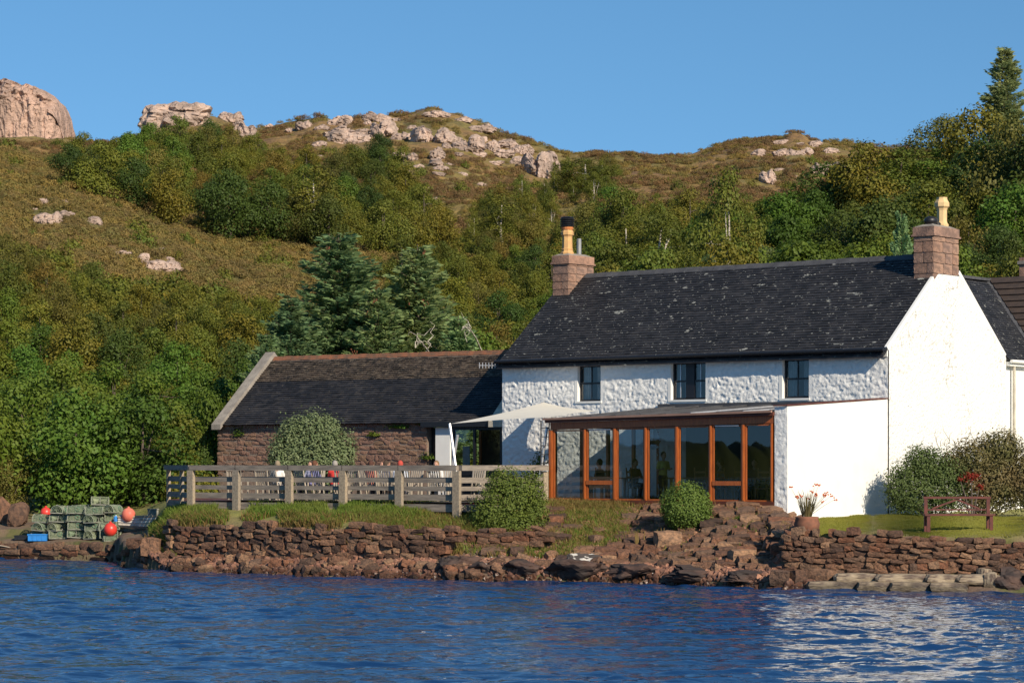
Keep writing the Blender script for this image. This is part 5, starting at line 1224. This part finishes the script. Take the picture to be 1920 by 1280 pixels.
for u, bk, lb in [(480, 2.1, 'leftmost cream garden table behind the second railing bay'), (590, 2.2, 'cream garden table behind the third railing bay'), (672, 2.1, 'cream garden table behind the fourth railing bay'), (410, 3.0, 'cream garden table behind the first railing bay'), (790, 2.6, 'cream garden table near the foot of the sail poles')]:
    o = place(gt, ntab > 0, dp(u, bk), ang+R.uniform(-.1,.1)); ntab += 1; o['label'] = lb
nch = 0; BAY = ['first', 'second', 'third', 'fourth', 'fifth']
for u in [400, 455, 478, 530, 562, 606, 630, 662, 685, 720, 780]:
    for bk in (1.25, 3.0):
        if bk > 2 and u % 2: continue
        bay = BAY[min(4, int(np.searchsorted(us_, u))-1)]
        o = place(gc, nch > 0, dp(u, bk), ang + (math.pi if bk < 2 else 0) + R.uniform(-.3,.3)); nch += 1
        tag(o, 'cream slatted garden chair with its back to the %s, seen through the %s railing bay' % ('water' if bk < 2 else 'barn', bay), 'chair', 'garden chairs on the deck')

# ------------------------------------------------------------------ people
SKIN = flat('skin', (.46,.24,.16), .6)
def remesh(mb, mat, vox, name):
    o = bpy.data.objects.new('tmp', mb.mesh('tmp', mat)); COL.objects.link(o)
    m_ = o.modifiers.new('r', 'REMESH'); m_.mode = 'VOXEL'; m_.voxel_size = vox; m_.use_smooth_shade = True
    s_ = o.modifiers.new('s', 'SMOOTH'); s_.iterations = 3; s_.factor = .5
    dg = bpy.context.evaluated_depsgraph_get(); me = bpy.data.meshes.new_from_object(o.evaluated_get(dg)); me.name = name
    bpy.data.objects.remove(o); me.materials.clear(); me.materials.append(mat); me.shade_smooth(); return me
def person_meshes(pose):
    """figure faces -y; returns body, shirt, trousers, hair meshes' builders"""
    B = MB(); S = MB(); T = MB(); Hh = MB()
    if pose == 'sit': hip = Vector((0, .05, .53)); ch = Vector((0, .0, .93)); knees = [Vector((s*.12, -.40, .52)) for s in (-1, 1)]; feet = [Vector((s*.13, -.38, .08)) for s in (-1, 1)]
    else: hip = Vector((0, 0, .90)); ch = Vector((0, -.02, 1.32)); knees = [Vector((s*.09, -.03, .48)) for s in (-1, 1)]; feet = [Vector((s*.10, .02, .08)) for s in (-1, 1)]
    nk = ch + Vector((0, 0, .13)); hd = nk + Vector((0, -.03, .16))
    B.tube([hip, hip*.5+ch*.5, ch, nk+Vector((0,0,-.05))], [.13,.125,.14,.08], 10).tube([nk-Vector((0,0,.06)), hd], [.055,.05], 8)
    B.ball(hd, .105, (.80, .96, 1.12), 14, 10).ball(hd+Vector((0,-.035,-.06)), .06, (.85,.9,.8)).tube([hd+Vector((0,-.09,.02)), hd+Vector((0,-.118,-.02))], [.010,.017], 6)
    for s in (-1, 1): B.ball(hd+Vector((s*.083,.01,-.005)), .028, (.4,.8,1.1), 8, 6)
    for s, k, f in zip((-1, 1), knees, feet):
        hj = hip + Vector((s*.09, 0, -.01)); B.tube([hj, k, f], [.085,.055,.035], 8).tube([f+Vector((0,.05,-.04)), f+Vector((0,-.16,-.045))], [.04,.035], 7)
        T.tube([hj, k, f+Vector((0,0,.03))], [.10,.072,.056], 9); 
        sh_ = ch + Vector((s*.17, .0, .06)); el = sh_ + (Vector((s*.06, -.10, -.26)) if pose == 'sit' else Vector((s*.07, .0, -.27))); wr_ = el + (Vector((-s*.05, -.24, .03)) if pose == 'sit' else Vector((-s*.06, -.22, .04)))
        B.tube([ch+Vector((s*.05,0,.05)), sh_, el, wr_], [.07,.052,.038,.026], 8); S.tube([ch+Vector((s*.06,0,.03)), sh_, el*.85+sh_*.15], [.10,.068,.056], 9)
        dr = (wr_-el).normalized(); pm = wr_+dr*.05; sd = Vector((1,0,0)); B.tube([wr_, pm, pm+dr*.03], [.026,.034,.030], 8)
        for j, L in enumerate((.062,.072,.068,.052)):
            b0 = pm + sd*(-.026+.0175*j) + dr*.03; m1 = b0+dr*L*.5+Vector((0,0,-.006)); B.tube([b0-dr*.02, m1, m1+dr*L*.4+Vector((0,0,-.025))], [.0095,.009,.008], 6)
        B.tube([wr_+dr*.015+sd*(-s*.02), pm+sd*(-s*.045)+dr*.01, pm+sd*(-s*.055)+dr*.04], [.012,.011,.009], 6)
    T.tube([hip+Vector((0,0,-.06)), hip+Vector((0,0,.09))], [.145,.14], 12); S.tube([hip+Vector((0,0,.04)), hip*.5+ch*.5, ch+Vector((0,0,-.02)), ch+Vector((0,0,.08))], [.15,.148,.165,.09], 12)
    Hh.ball(hd+Vector((0,.022,.025)), .112, (.84,.92,1.08), 12, 8)
    return B, S, T, Hh, hd
POSES = {}
for ps_ in ('sit', 'stand'):
    B, S, T, Hh, hd = person_meshes(ps_); POSES[ps_] = (remesh(B, SKIN, .0125, 'body'), remesh(S, SKIN, .022, 'shirt'), remesh(T, SKIN, .022, 'trousers'), Hh.mesh('hair', SKIN, True), hd)
CM = {}
def cmat(n, c):
    if n not in CM: CM[n] = flat(n, c, .85)
    return CM[n]
def person(p, z, rz, pose, shirt, trous, hair, label, group=None, s=1.0):
    t = empty('person', (p.x, p.y, z), rz, label, 'person', group); t.scale = (s,)*3; b, sh_, tr_, ha, hd = POSES[pose]
    link(bpy.data.objects.new('body', b), t)
    for n_, me, c in (('shirt', sh_, shirt), ('trousers', tr_, trous), ('hair', ha, hair)):
        if c is None: continue
        m2 = me.copy(); m2.materials.clear(); m2.materials.append(cmat('cloth_%s' % '_'.join('%02d' % int(x*99) for x in c), c)); link(bpy.data.objects.new(n_, m2), t)
    for sx in (-1, 1): MB().ball(hd+Vector((sx*.033,-.094,.012)), .011, (1,.6,.7), 8, 5).build('eye', MT['black'], t)
    MB().bar(hd+Vector((-.022,-.092,-.052)), hd+Vector((.022,-.092,-.052)), .012, .007).build('mouth', cmat('lips', (.30,.10,.08)), t)
P_ = [(457,1.7,.35,(.70,.66,.62),(.08,.08,.10),(.25,.19,.12),'fair-haired person in a pale top, leftmost of those seated at the deck railing'),
      (474,3.0,2.9,(.30,.30,.40),(.05,.05,.07),(.05,.03,.02),'dark-haired person seated beside the fair-haired one at the deck railing'),
      (527,1.7,-.3,(.35,.33,.62),(.06,.06,.1),(.12,.045,.02),'auburn-haired person in a violet top behind the third railing bay, left'),
      (562,1.8,.4,(.62,.04,.03),(.05,.05,.08),(.30,.27,.24),'grey-haired person in a red top seated behind the third railing bay'),
      (608,3.1,2.7,(.66,.64,.60),(.1,.1,.12),(.10,.05,.03),'person in a white top seated at the middle table on the deck'),
      (630,1.8,.1,(.62,.20,.13),(.06,.06,.08),(.08,.03,.018),'red-brown-haired person in a salmon top beside the third tall post'),
      (662,1.7,-.5,(.12,.12,.16),(.05,.05,.06),(.06,.035,.02),'brown-haired person in a dark top behind the fourth railing bay'),
      (682,1.9,.5,(.55,.60,.70),(.08,.08,.12),(.45,.06,.04),'person with a red cap and pale blue top behind the fourth railing bay'),
      (712,3.0,3.2,(.60,.58,.56),(.2,.2,.2),(.20,.12,.06),'person in a cream top seated near the fifth post of the railing')]
for u, bk, da, sh_, tr_, ha, lb in P_:
    p = dp(u, bk); person(p, DZ-.09, ang + da + (math.pi if bk < 2 else 0)*1.0 + (0 if bk < 2 else -2.9), 'sit', sh_, tr_, ha, lb, s=1.02)
person(Vector((*world_in(lx(1243, -5.3), -5.3, 0)[:2], 0)), 2.17, HR+1.15, 'stand', (.62,.50,.12), (.02,.02,.03), (.04,.025,.02), 'woman in a yellow top standing inside the sun room left of the round bush', s=.90)
for u, y, rz, c, lb in [(1190, -3.9, 1.4, (.03,.03,.035), 'person in dark clothes seated behind the third pane of the sun room'), (1352, -4.2, -1.2, (.20,.19,.18), 'person in a striped grey top seated behind the sixth pane of the sun room'), (1125, -3.7, -1.3, (.05,.05,.07), 'person in dark clothes seated behind the second pane of the sun room'), (1415, -3.6, .4, (.08,.05,.05), 'person in brown clothes seated behind the last pane of the sun room')]:
    person(Vector((*world_in(lx(u, y), y, 0)[:2], 0)), 2.17, HR+rz, 'sit', c, (.03,.03,.04), (.03,.02,.015), lb)

# ------------------------------------------------------------------ shade sail and its poles
A = wp(845, 794, 82.2); Bs = Vector((*to_w(-10.9, -.6), H+1.80)); Cs = Vector((*to_w(-13.6, -.06), H+2.14)); Ds = Vector((*to_w(CL-.02, FY-.02), 4.84))
V = []; n = 18
for i in range(n+1):
    for j in range(n+1):
        s, t = i/n, j/n; sc_ = lambda x: x
        p = A*(1-s)*(1-t) + Ds*s*(1-t) + Bs*s*t + Cs*(1-s)*t
        cen = (A+Bs+Cs+Ds)/4; e = max(abs(s-.5), abs(t-.5))*2; mid = 1-min(1, min(s*(1-s), t*(1-t))*20)
        pull = (4*s*(1-s) if (t in (0, 1)) else 0) + (4*t*(1-t) if s in (0, 1) else 0)
        w_ = 4*s*(1-s)*(1-4*t*(1-t)) + 4*t*(1-t)*(1-4*s*(1-s)); p = p + (cen-p)*.13*w_; V.append(p)
loc = cen.copy(); V = [p-loc for p in V]
Fq = [(i*(n+1)+j, i*(n+1)+j+1, (i+1)*(n+1)+j+1, (i+1)*(n+1)+j) for i in range(n) for j in range(n)]
me = bpy.data.meshes.new('shade_sail'); me.from_pydata(V, [], Fq); me.materials.append(MT['sail']); me.shade_smooth()
o = link(bpy.data.objects.new('shade_sail', me)); o.location = loc; tag(o, 'pale cream shade sail stretched from the farmhouse wall over the deck', 'shade sail')
for a, b, lb in [((843,794,82.2),(863,870,81.6),'slanting steel pole at the left corner of the shade sail'),((858,815,82.4),(838,872,82.9),'steel stay leaning left beside the sail corner pole'),((1026,800,81.2),(1005,868,81.4),'slanting pale pole beside the left post of the sun room')]:
    p0, p1 = wp(*a), wp(*b); p1.z = DZ; t = empty('sail_pole', p1, 0, lb, 'pole'); MB().tube([(0,0,0), p0-p1], .045, 8).build('pole', MT['silver'], t); MB().tube([(0,0,0),(0,0,.03)], .10, 10).build('foot_plate', MT['silver'], t)
p0 = wp(1022, 788, 81.15); t = empty('black_ladder_frame', (p0.x, p0.y, DZ), 0, 'narrow black metal ladder frame beside the left corner of the sun room', 'metal frame')
for sx in (-.13, .13): MB().box(sx-.02, sx+.02, -.02, .02, 0, p0.z-DZ).build('upright', MT['black'], t)
for k in range(8): MB().box(-.11, .11, -.012, .012, .35+k*.28, .375+k*.28).build('rung', MT['black'], t)

# ------------------------------------------------------------------ bushes near the house
def bush_mesh(lobes, n, size, mat, seed, surfy=.85, name='foliage'):
    """lobes: (x,y,z,rx,ry,rz)"""
    r_ = np.random.default_rng(seed); L = np.array(lobes, float); pr = L[:, 3]*L[:, 5]; pr /= pr.sum(); idx = r_.choice(len(L), n, p=pr)
    d = r_.normal(size=(n, 3)); d /= np.linalg.norm(d, axis=1, keepdims=True); rad = (surfy + (1-surfy)*r_.random(n)) * (1 + .05*r_.normal(size=n)); az = np.arctan2(d[:, 1], d[:, 0])*2.2+idx*9; el = d[:, 2]*3.2; rad *= 1 + (.42 if surfy < .7 else .07)*(vnoise(az*1.6, el*1.6+seed, seed)-.5) + (.55*vnoise(az*6, el*6, seed+3)**4 if surfy < .7 else 0)
    P = L[idx, :3] + d*L[idx, 3:]*rad[:, None]; k = P[:, 2] > -.05; 
    V, Fq = leaf_quads(P[k], (d + r_.normal(size=d.shape)*.42 + [0,0,.3])[k], size, r_); return np_mesh(name, V, Fq, mat)
def bush(name, u, D, lobes, n, size, mat, seed, label, zo=0, surfy=.8, cat='bush', z=None):
    x = (u-CU)/F*D; z = gz(x, D) if z is None else z; t = empty(name, (x, D, z+zo), 0, label, cat)
    link(bpy.data.objects.new('foliage', bush_mesh(lobes, n, size, mat, seed, surfy)), t)
    st = MB(); 
    for l in lobes[:6]: st.tube([(0,0,-.2), (l[0]*.5, l[1]*.5, l[2]*.5), (l[0], l[1], l[2])], [.035,.025,.012], 5)
    st.build('stems', MT['bark'], t); return t
rb_ = leafmat('clipped_bush_leaves', ((.14,.20,.038), (.105,.165,.03)), .3, 3, huevar=False)
wb_ = leafmat('bank_bush_leaves', ((.15,.19,.034), (.10,.14,.026)), .3, 2, huevar=False)
bush('clipped_bush', 1285, 75.3, [(0,0,.78,.78,.78,.76),(.05,0,.66,.76,.7,.66)], 13000, .032, rb_, 1, 'round clipped green bush in front of the sun room glazing', surfy=.72, zo=-.05)
bush('spreading_bush', 950, 77.2, [(0,0,1.1,.85,.7,.95),(-.45,-.1,.75,.65,.6,.75),(.4,0,1.5,.6,.55,.65),(.75,.2,1.35,.45,.4,.75),(.2,-.3,.45,.8,.6,.5),(-.1,0,1.75,.5,.45,.48),(.85,0,.75,.4,.4,.7)], 21000, .034, wb_, 2, 'spreading green bush at the right end of the deck railing', surfy=.6, zo=-.25)
gb_ = leafmat('silvery_leaves', ((.22,.26,.13), (.13,.18,.075)), .3, 3, huevar=False)
bush('silvery_bush', 582, 88.2, [(0,0,1.3,1.2,.7,1.3),(-.7,0,1.3,.75,.6,1.3),(.75,0,1.3,.75,.6,1.2),(.1,0,2.35,.85,.6,.75),(-.6,0,2.2,.6,.45,.7),(1.2,.1,1.8,.42,.4,.65),(-1.1,0,1.6,.4,.4,.6),(.6,0,2.4,.5,.4,.55)], 26000, .045, gb_, 3, 'silvery green bush growing on the deck before the barn', surfy=.55, z=DZ-.1)
fx = (1790-CU)/F*79
bush('green_shrub', 1722, 78.2, [(0,0,.8,.95,.6,.95),(.4,.1,1.45,.65,.5,.65),(-.5,0,.85,.55,.5,.75),(.05,0,1.7,.5,.4,.5),(.8,0,.9,.7,.5,.9)], 20000, .036, leafmat('shrub_leaves', ((.115,.155,.045), (.08,.115,.035)), .3, 3, huevar=False), 4, 'dense green shrub against the white gable behind the bench', surfy=.55)
bush('russet_shrub', 1838, 78.6, [(0,0,1.0,1.1,.6,1.0),(.7,.1,1.2,.9,.5,1.1),(-.2,0,1.8,.8,.5,.65),(.6,0,2.15,.75,.45,.55),(1.4,0,1.2,.8,.5,1.15),(-.8,0,1.5,.5,.4,.6)], 30000, .038, MT['fuchsia_leaf'], 5, 'russet brown shrub against the gable right of the green shrub', surfy=.45)
sp_ = bush('red_leaved_sprays', 1822, 77.7, [(0,0,1.25,.30,.15,.18),(.25,.05,.95,.16,.1,.12),(-.35,0,1.15,.12,.1,.1)], 420, .035, MT['red_leaf'], 6, 'patch of red leaves in the russet shrub against the gable', surfy=.2, cat='shrub')
tw = MB(); r5 = random.Random(6)
for k in range(70):
    a = Vector((r5.uniform(-1.4, 2.3), r5.uniform(-.2,.4), r5.uniform(1.5,2.35))); d = Vector((r5.uniform(-.35,.5), r5.uniform(-.1,.1), r5.uniform(.2,.6))); tw.tube([a, a+d*.6, a+d+Vector((.1,0,-.03))], [.010,.007,.003], 4)
o = tw.build('twigs', MT['fuchsia_leaf'], None); o.parent = [q for q in bpy.data.objects if q.name.startswith('russet_shrub')][0]; tag(o, kind='stuff')
bush('thin_shrub', 1004, 82.3, [(0,0,.8,.35,.3,.6),(.15,0,1.3,.25,.25,.4),(-.2,0,.5,.3,.3,.4)], 1500, .035, wb_, 7, 'thin leafy shrub between the bush and the ladder frame', surfy=.3, z=DZ)
for u, v, wd, hh, lb in [(745,800,.55,.12,'moss tuft under the barn eave right of the silvery bush'),(795,795,.5,.15,'fern tuft at the top right of the barn wall'),(445,815,.35,.35,'moss patches high on the left end of the barn wall'),(700,815,.30,.14,'small moss patch in the middle of the barn wall'),(800,858,.35,.22,'grass tuft at the foot of the barn wall by the white pier')]:
    k = (u-CU)/F; xb_ = blx(u, -.05); D = b_w(xb_, -.05)[1]; x = b_w(xb_, -.05)[0]; t = empty('wall_moss', (x, D, H+(HV-v)/F*D), BR, lb, 'moss')
    link(bpy.data.objects.new('foliage', bush_mesh([(0,0,0,wd,.08,hh),(wd*.5,0,-hh*.3,wd*.5,.08,hh*.7)], 380, .035, MT['green'], u, .1)), t)

# ------------------------------------------------------------------ bench and flower pot on the lawn
D = 70.2; bx_ = (1794-CU)/F*D; bzg = gz(bx_, D)
bn = empty('garden_bench', (bx_, D, bzg), .03, 'red-brown wooden bench with zigzag back braces on the lawn', 'bench'); rw = MT['red_wood']
for sx in (-.86, .86):
    MB().box(sx-.045, sx+.045, -.05, .04, -.02, .88).build('back_post', rw, bn); MB().box(sx-.045, sx+.045, -.45, -.37, -.02, .42).build('leg', rw, bn)
MB().box(-.93, .93, -.06, .05, .881, .94).build('top_rail', rw, bn)
for k in range(4): MB().box(-.96, .96, -.47+k*.105, -.38+k*.105, .42, .47).build('seat_slat', rw, bn)
MB().box(-.82, .82, -.03, .02, .56, .60).build('back_rail', rw, bn)
for a, b in (((-.68,0,.61),(0,0,.86)), ((0,0,.86),(.62,0,.61))): MB().bar(a, b, .05, .045).build('brace', rw, bn)
D = 70.4; u_ = 1513; x = (u_-CU)/F*D; z = gz(x, D); pt = empty('flower_pot', (x, D, z-.1), 0, 'round terracotta pot of orange flowers and strappy leaves by the wall', 'plant pot')
MB().lathe([(.20,0),(.33,.12),(.36,.28),(.31,.42),(.33,.47),(.29,.48)], 18).build('pot', MT['terracotta'], pt, True)
r_ = np.random.default_rng(5); q = MB()
for k in range(110):
    a = r_.uniform(0, 6.28); L = r_.uniform(.35, .95); ln = r_.uniform(.1, .55)*L; d = Vector((math.cos(a), math.sin(a)*.6, 0)); s = Vector((-d.y, d.x, 0))*.012
    p0 = d*.12 + Vector((0,0,.45)); p1 = p0 + d*ln*.45 + Vector((0,0,L*.65)); p2 = p0 + d*ln + Vector((0,0,L*.9 if r_.random() > .3 else L*.6))
    b = len(q.v); q.v += [tuple(p0-s), tuple(p0+s), tuple(p1+s), tuple(p1-s), tuple(p2)]; q.f += [(b,b+1,b+2,b+3),(b+3,b+2,b+4)]
tag(q.build('leaves', MT['fuchsia_leaf'], pt), kind='stuff')
fl = MB(); q = MB()
for k in range(16):
    a = r_.uniform(-1.2, 1.2); tip = Vector((.15+.75*r_.random()*(1 if k % 3 else -.8), r_.uniform(-.2,.2), r_.uniform(.85, 1.35))); q.tube([(0,0,.45), tip*.6+Vector((0,0,.2)), tip], [.008,.006,.004], 4)
    for j in range(4): fl.ball(tip+Vector((r_.uniform(-.05,.05), 0, r_.uniform(-.04,.04))), .022, n=6, m=4)
tag(q.build('flower_stalks', MT['fuchsia_leaf'], pt), kind='stuff'); tag(fl.build('flowers', MT['orange_fl'], pt), kind='stuff')
# tall yellow spikes on the slope and weeds
for u, dl, h_, lb in [(1200,2.6,.55,'tall dry flower spikes at the foot of the stone slope'),(1240,3.2,.42,'short dry flower spike left of the round bush foot')]:
    D = float(dshore(u))+dl; x = (u-CU)/F*D; q = MB()
    for k in range(5): a = r_.uniform(-.12,.12); q.tube([(a,0,-.05),(a*1.2,0,h_*.5),(a*1.4,.02,h_*r_.uniform(.8,1.1))], [.012,.022,.008], 5)
    o = q.build('dry_flower_spikes', MT['grass_dry']); o.location = (x, D, gz(x, D)); tag(o, lb, 'plant')

# ------------------------------------------------------------------ the quay: creels, buoys, crates, boat
def creel():
    t = empty('lobster_creel', (0,0,0)); W_, Dp, Hc = .31, .22, .30; fr_ = MT['creel_frame']
    MB().box(-W_, W_, -Dp, Dp, 0, .035).build('base', fr_, t)
    def arch(x, r=.012):
        return [(x, -Dp, .03)] + [(x, -Dp*math.cos(math.pi*k/8), .07+(Hc-.07)*math.sin(math.pi*k/8)) for k in range(9)] + [(x, Dp, .03)]
    for x in (-W_+.01, 0, W_-.01): MB().tube(arch(x), .012, 5).build('hoop', fr_, t)
    net = MB(); cols = 15; A_ = arch(0)
    for i in range(cols+1):
        x = -W_ + 2*W_*i/cols
        for sg in (-1, 1):
            pts_ = [(x + sg*.05*k, p[1]*(1+.04*math.sin(k*2+i)), p[2]-.006) for k, p in enumerate(A_)]
            pts_ = [(max(-W_, min(W_, p[0])), p[1], p[2]) for p in pts_]; net.tube(pts_, .0075, 3, False)
    for k in range(1, len(A_)-1): net.tube([(-W_, A_[k][1], A_[k][2]), (W_, A_[k][1], A_[k][2])], .0045, 3, False)
    for sx in (-1, 1):
        for k in range(1, len(A_)-1): net.tube([(sx*W_, A_[k][1], A_[k][2]), (sx*W_*.98, 0, .12)], .0045, 3, False)
        for s_ in (.35, .7): net.tube([(sx*W_, p[1]*s_, .12+(p[2]-.12)*s_) for p in A_], .0045, 3, False)
    tag(net.build('netting', MT['net'], t), kind='stuff')
    MB().tube([(-W_*.8, -Dp*.3, .12), (0, 0, .16), (W_*.8, Dp*.3, .12)], [.12,.05,.12], 8, False).build('entrance_funnel', MT['net'], t)
    MB().tube([(W_*.2+.07*math.cos(a), -Dp-.012, .17+.07*math.sin(a)) for a in np.linspace(0, 9, 20)], .009, 4).build('rope_coil', MT['net_rope'], t); return t
cr0 = creel(); nc = 0; r6 = random.Random(3); base_z = None
cols_ = [(79,3),(109,4),(143,4),(177,5),(204,4)]
ORD = ['bottom', 'second', 'third', 'fourth', 'top']
for ci, (u, hh) in enumerate(cols_):
    for back in (0, 1):
        if back and ci in (0,): continue
        D = float(dshore(u)) + .95 + back*.55; x = (u + back*10-CU)/F*D; g = gz(x, D)
        for k in range(hh - (0 if back else (1 if ci in (3,) else 0))):
            if ci == 4 and not back and k > 1: continue
            o = cr0 if nc == 0 else copy_tree(cr0); nc += 1
            o.location = (x + r6.uniform(-.04,.04), D + r6.uniform(-.04,.04), g + .02 + k*.285 + ci*.0); o.rotation_euler = (r6.uniform(-.07,.07), r6.uniform(-.10,.10), (r6.uniform(-.3,.3) if r6.random() < .75 else r6.uniform(.9,1.5)) + (math.pi if r6.random() < .5 else 0))
            o.scale = (1.0, 1.0, r6.uniform(.92,1.02))
            tag(o, 'green-grey netted creel, %s of the %s %s stack' % ('top' if k == hh-1 else ORD[k], ['leftmost','second','third','fourth','rightmost'][ci], 'rear' if back else 'front'), 'lobster creel', 'lobster creels stacked on the quay')
o = copy_tree(cr0); D = float(dshore(207))+.55; x = (207-CU)/F*D; o.location = (x, D, gz(x, D)); o.scale = (.8,.8,.62); o.rotation_euler = (0,0,.3); tag(o, 'single small creel on the quay carrying the salmon pink buoy', 'lobster creel', 'lobster creels stacked on the quay')
def buoy(p, r, mat, lb):
    t = empty('fishing_buoy', p, 0, lb, 'buoy'); MB().ball((0,0,0), r, (1,1,1.04), 24, 16).build('float', mat, t, True)
    MB().lathe([(.035,0),(.045,.02),(.03,.05)], 10, (0,0,r*1.0)).build('rope_eye', mat, t)
buoy(wp(86, 961, 91.9), .20, MT['buoy_red'], 'bright red round buoy on top of the leftmost creels')
buoy(wp(241, 965, 89.4), .245, MT['buoy_pink'], 'pale pink round buoy lying in the white boat')
pb_ = Vector((x, D, gz(x, D)+.19+.22)); buoy(pb_, .23, MT['buoy_red'].copy(), 'salmon red round buoy at the right foot of the creel stack')
def fish_box(u, D, w_, d_, h_, mat, lb, z=None, rz=0, name='fish_box'):
    x = (u-CU)/F*D; t = empty(name, (x, D, gz(x, D) if z is None else z), rz, lb, 'crate'); b = MB(); w2, d2 = w_/2, d_/2; th = .02
    b.box(-w2, w2, -d2, d2, .0, th).box(-w2, w2, -d2, -d2+th, th, h_).box(-w2, w2, d2-th, d2, th, h_).box(-w2, -w2+th, -d2+th, d2-th, th, h_).box(w2-th, w2, -d2+th, d2-th, th, h_); b.build('body', mat, t)
    r2 = MB(); r2.box(-w2-.02, w2+.02, -d2-.02, -d2+.001-.002, h_-.04, h_).box(-w2-.02, -w2-.002, -d2, d2, h_-.04, h_).box(w2+.002, w2+.02, -d2, d2, h_-.04, h_).build('rim', mat, t)
    for k in (-.25, 0, .25): MB().box(k*w_-.015, k*w_+.015, -d2-.012, -d2-.001, .02, h_-.05).build('rib', mat, t)
fish_box(72, float(dshore(72))+.45, .66, .42, .24, MT['crate'], 'bright blue plastic fish box at the left foot of the creels')
fish_box(42, float(dshore(42))+.7, .5, .4, .16, MT['black'], 'low black crate left of the blue fish box')
# dinghy
def boat():
    D = 89.6; x0 = (222-CU)/F*D; zg = 1.0; t = empty('white_dinghy', (x0, D, zg), .04, 'white clinker dinghy drawn up on the quay with gear in it', 'boat'); t.scale = (1, 1, 1.25)
    L = 3.7; st = []; ns_ = 16
    for i in range(ns_+1):
        s = i/ns_; hb = .62*(math.sin(min(1, s*1.5+.22)*math.pi/2))**1.2; kz = .02+.10*(1-s)**3; tz = .42 + .26*s**1.6 if False else .40+.30*s**2
        st.append([(s*L, sg*hb*w_, kz + (tz-kz)*h_) for sg, seq in ((-1, ((0,0),(.45,.05),(.78,.28),(.92,.55),(.98,.8),(1,1))),) for w_, h_ in seq])
    V = []; Fq = []; k = 6
    for sec in st:
        V += sec + [(a, -b, c) for a, b, c in sec]
    for i in range(ns_):
        for j in range(k-1):
            a = i*12+j; Fq.append((a, a+12, a+13, a+1)); a += 6; Fq.append((a, a+1, a+13, a+12))
    me = bpy.data.meshes.new('hull'); me.from_pydata(V, [], Fq + [tuple(range(0,6)) + tuple(range(11,5,-1))]); me.materials.append(MT['hull']); o = link(bpy.data.objects.new('hull', me), t)
    sm = o.modifiers.new('th', 'SOLIDIFY'); sm.thickness = .025
    for j in (2, 3, 4): MB().tube([Vector(st[i][j])+Vector((0,-.012,0)) for i in range(ns_+1)], .012, 4).build('strake_edge', MT['hull'], t)
    for sg in (-1, 1): MB().tube([(st[i][5][0], st[i][5][1]*-sg, st[i][5][2]) for i in range(ns_+1)], .03, 6).build('gunwale', MT['timber_grey'], t)
    for s in (.9, 2.1, 3.0): MB().box(s-.12, s+.12, -.5, .5, .33, .36).build('thwart', MT['timber_grey'], t)
boat()
fish_box(287, 89.6, .36, .3, .28, MT['creel_frame'], 'grey-green slatted fish box standing in the dinghy', z=1.52, rz=.2)
for k, (u, lb) in enumerate([(217, 'left small blue can in the stern of the dinghy'), (226, 'right small blue can in the stern of the dinghy')]):
    p = wp(u, 978, 89.5); t = empty('blue_can', p, 0, lb, 'can'); MB().lathe([(.07,0),(.075,.02),(.075,.16),(.04,.19),(.03,.22)], 12).build('body', MT['crate'], t); MB().tube([(-.04,0,.2),(0,0,.25),(.04,0,.2)], .008, 5).build('handle', MT['white'], t)
def rope(pts_, r, lb, name='mooring_rope'):
    P0 = [wp(*q) for q in pts_]; o0 = P0[0].copy(); o = MB().tube([p-o0 for p in P0], r, 6).build(name, MT['rope'], None, True); o.location = o0; tag(o, lb, 'rope')
rope([(-60,1014,91.0),(0,1013.5,90.9),(60,1014,90.6),(100,1011,90.4),(120,1008,90.6)], .030, 'thick pale rope lying along the top of the quay')
rope([(-80,1012,90.5),(0,1022,90.3),(60,1034,90.0),(110,1042,89.6),(165,1049,89.0)], .018, 'thin pale mooring rope running down from the quay to the water')
rope([(118,1008,90.6),(128,1025,90.2),(136,1038,89.9)], .012, 'thin dark rope hanging down the quay wall below the creels')
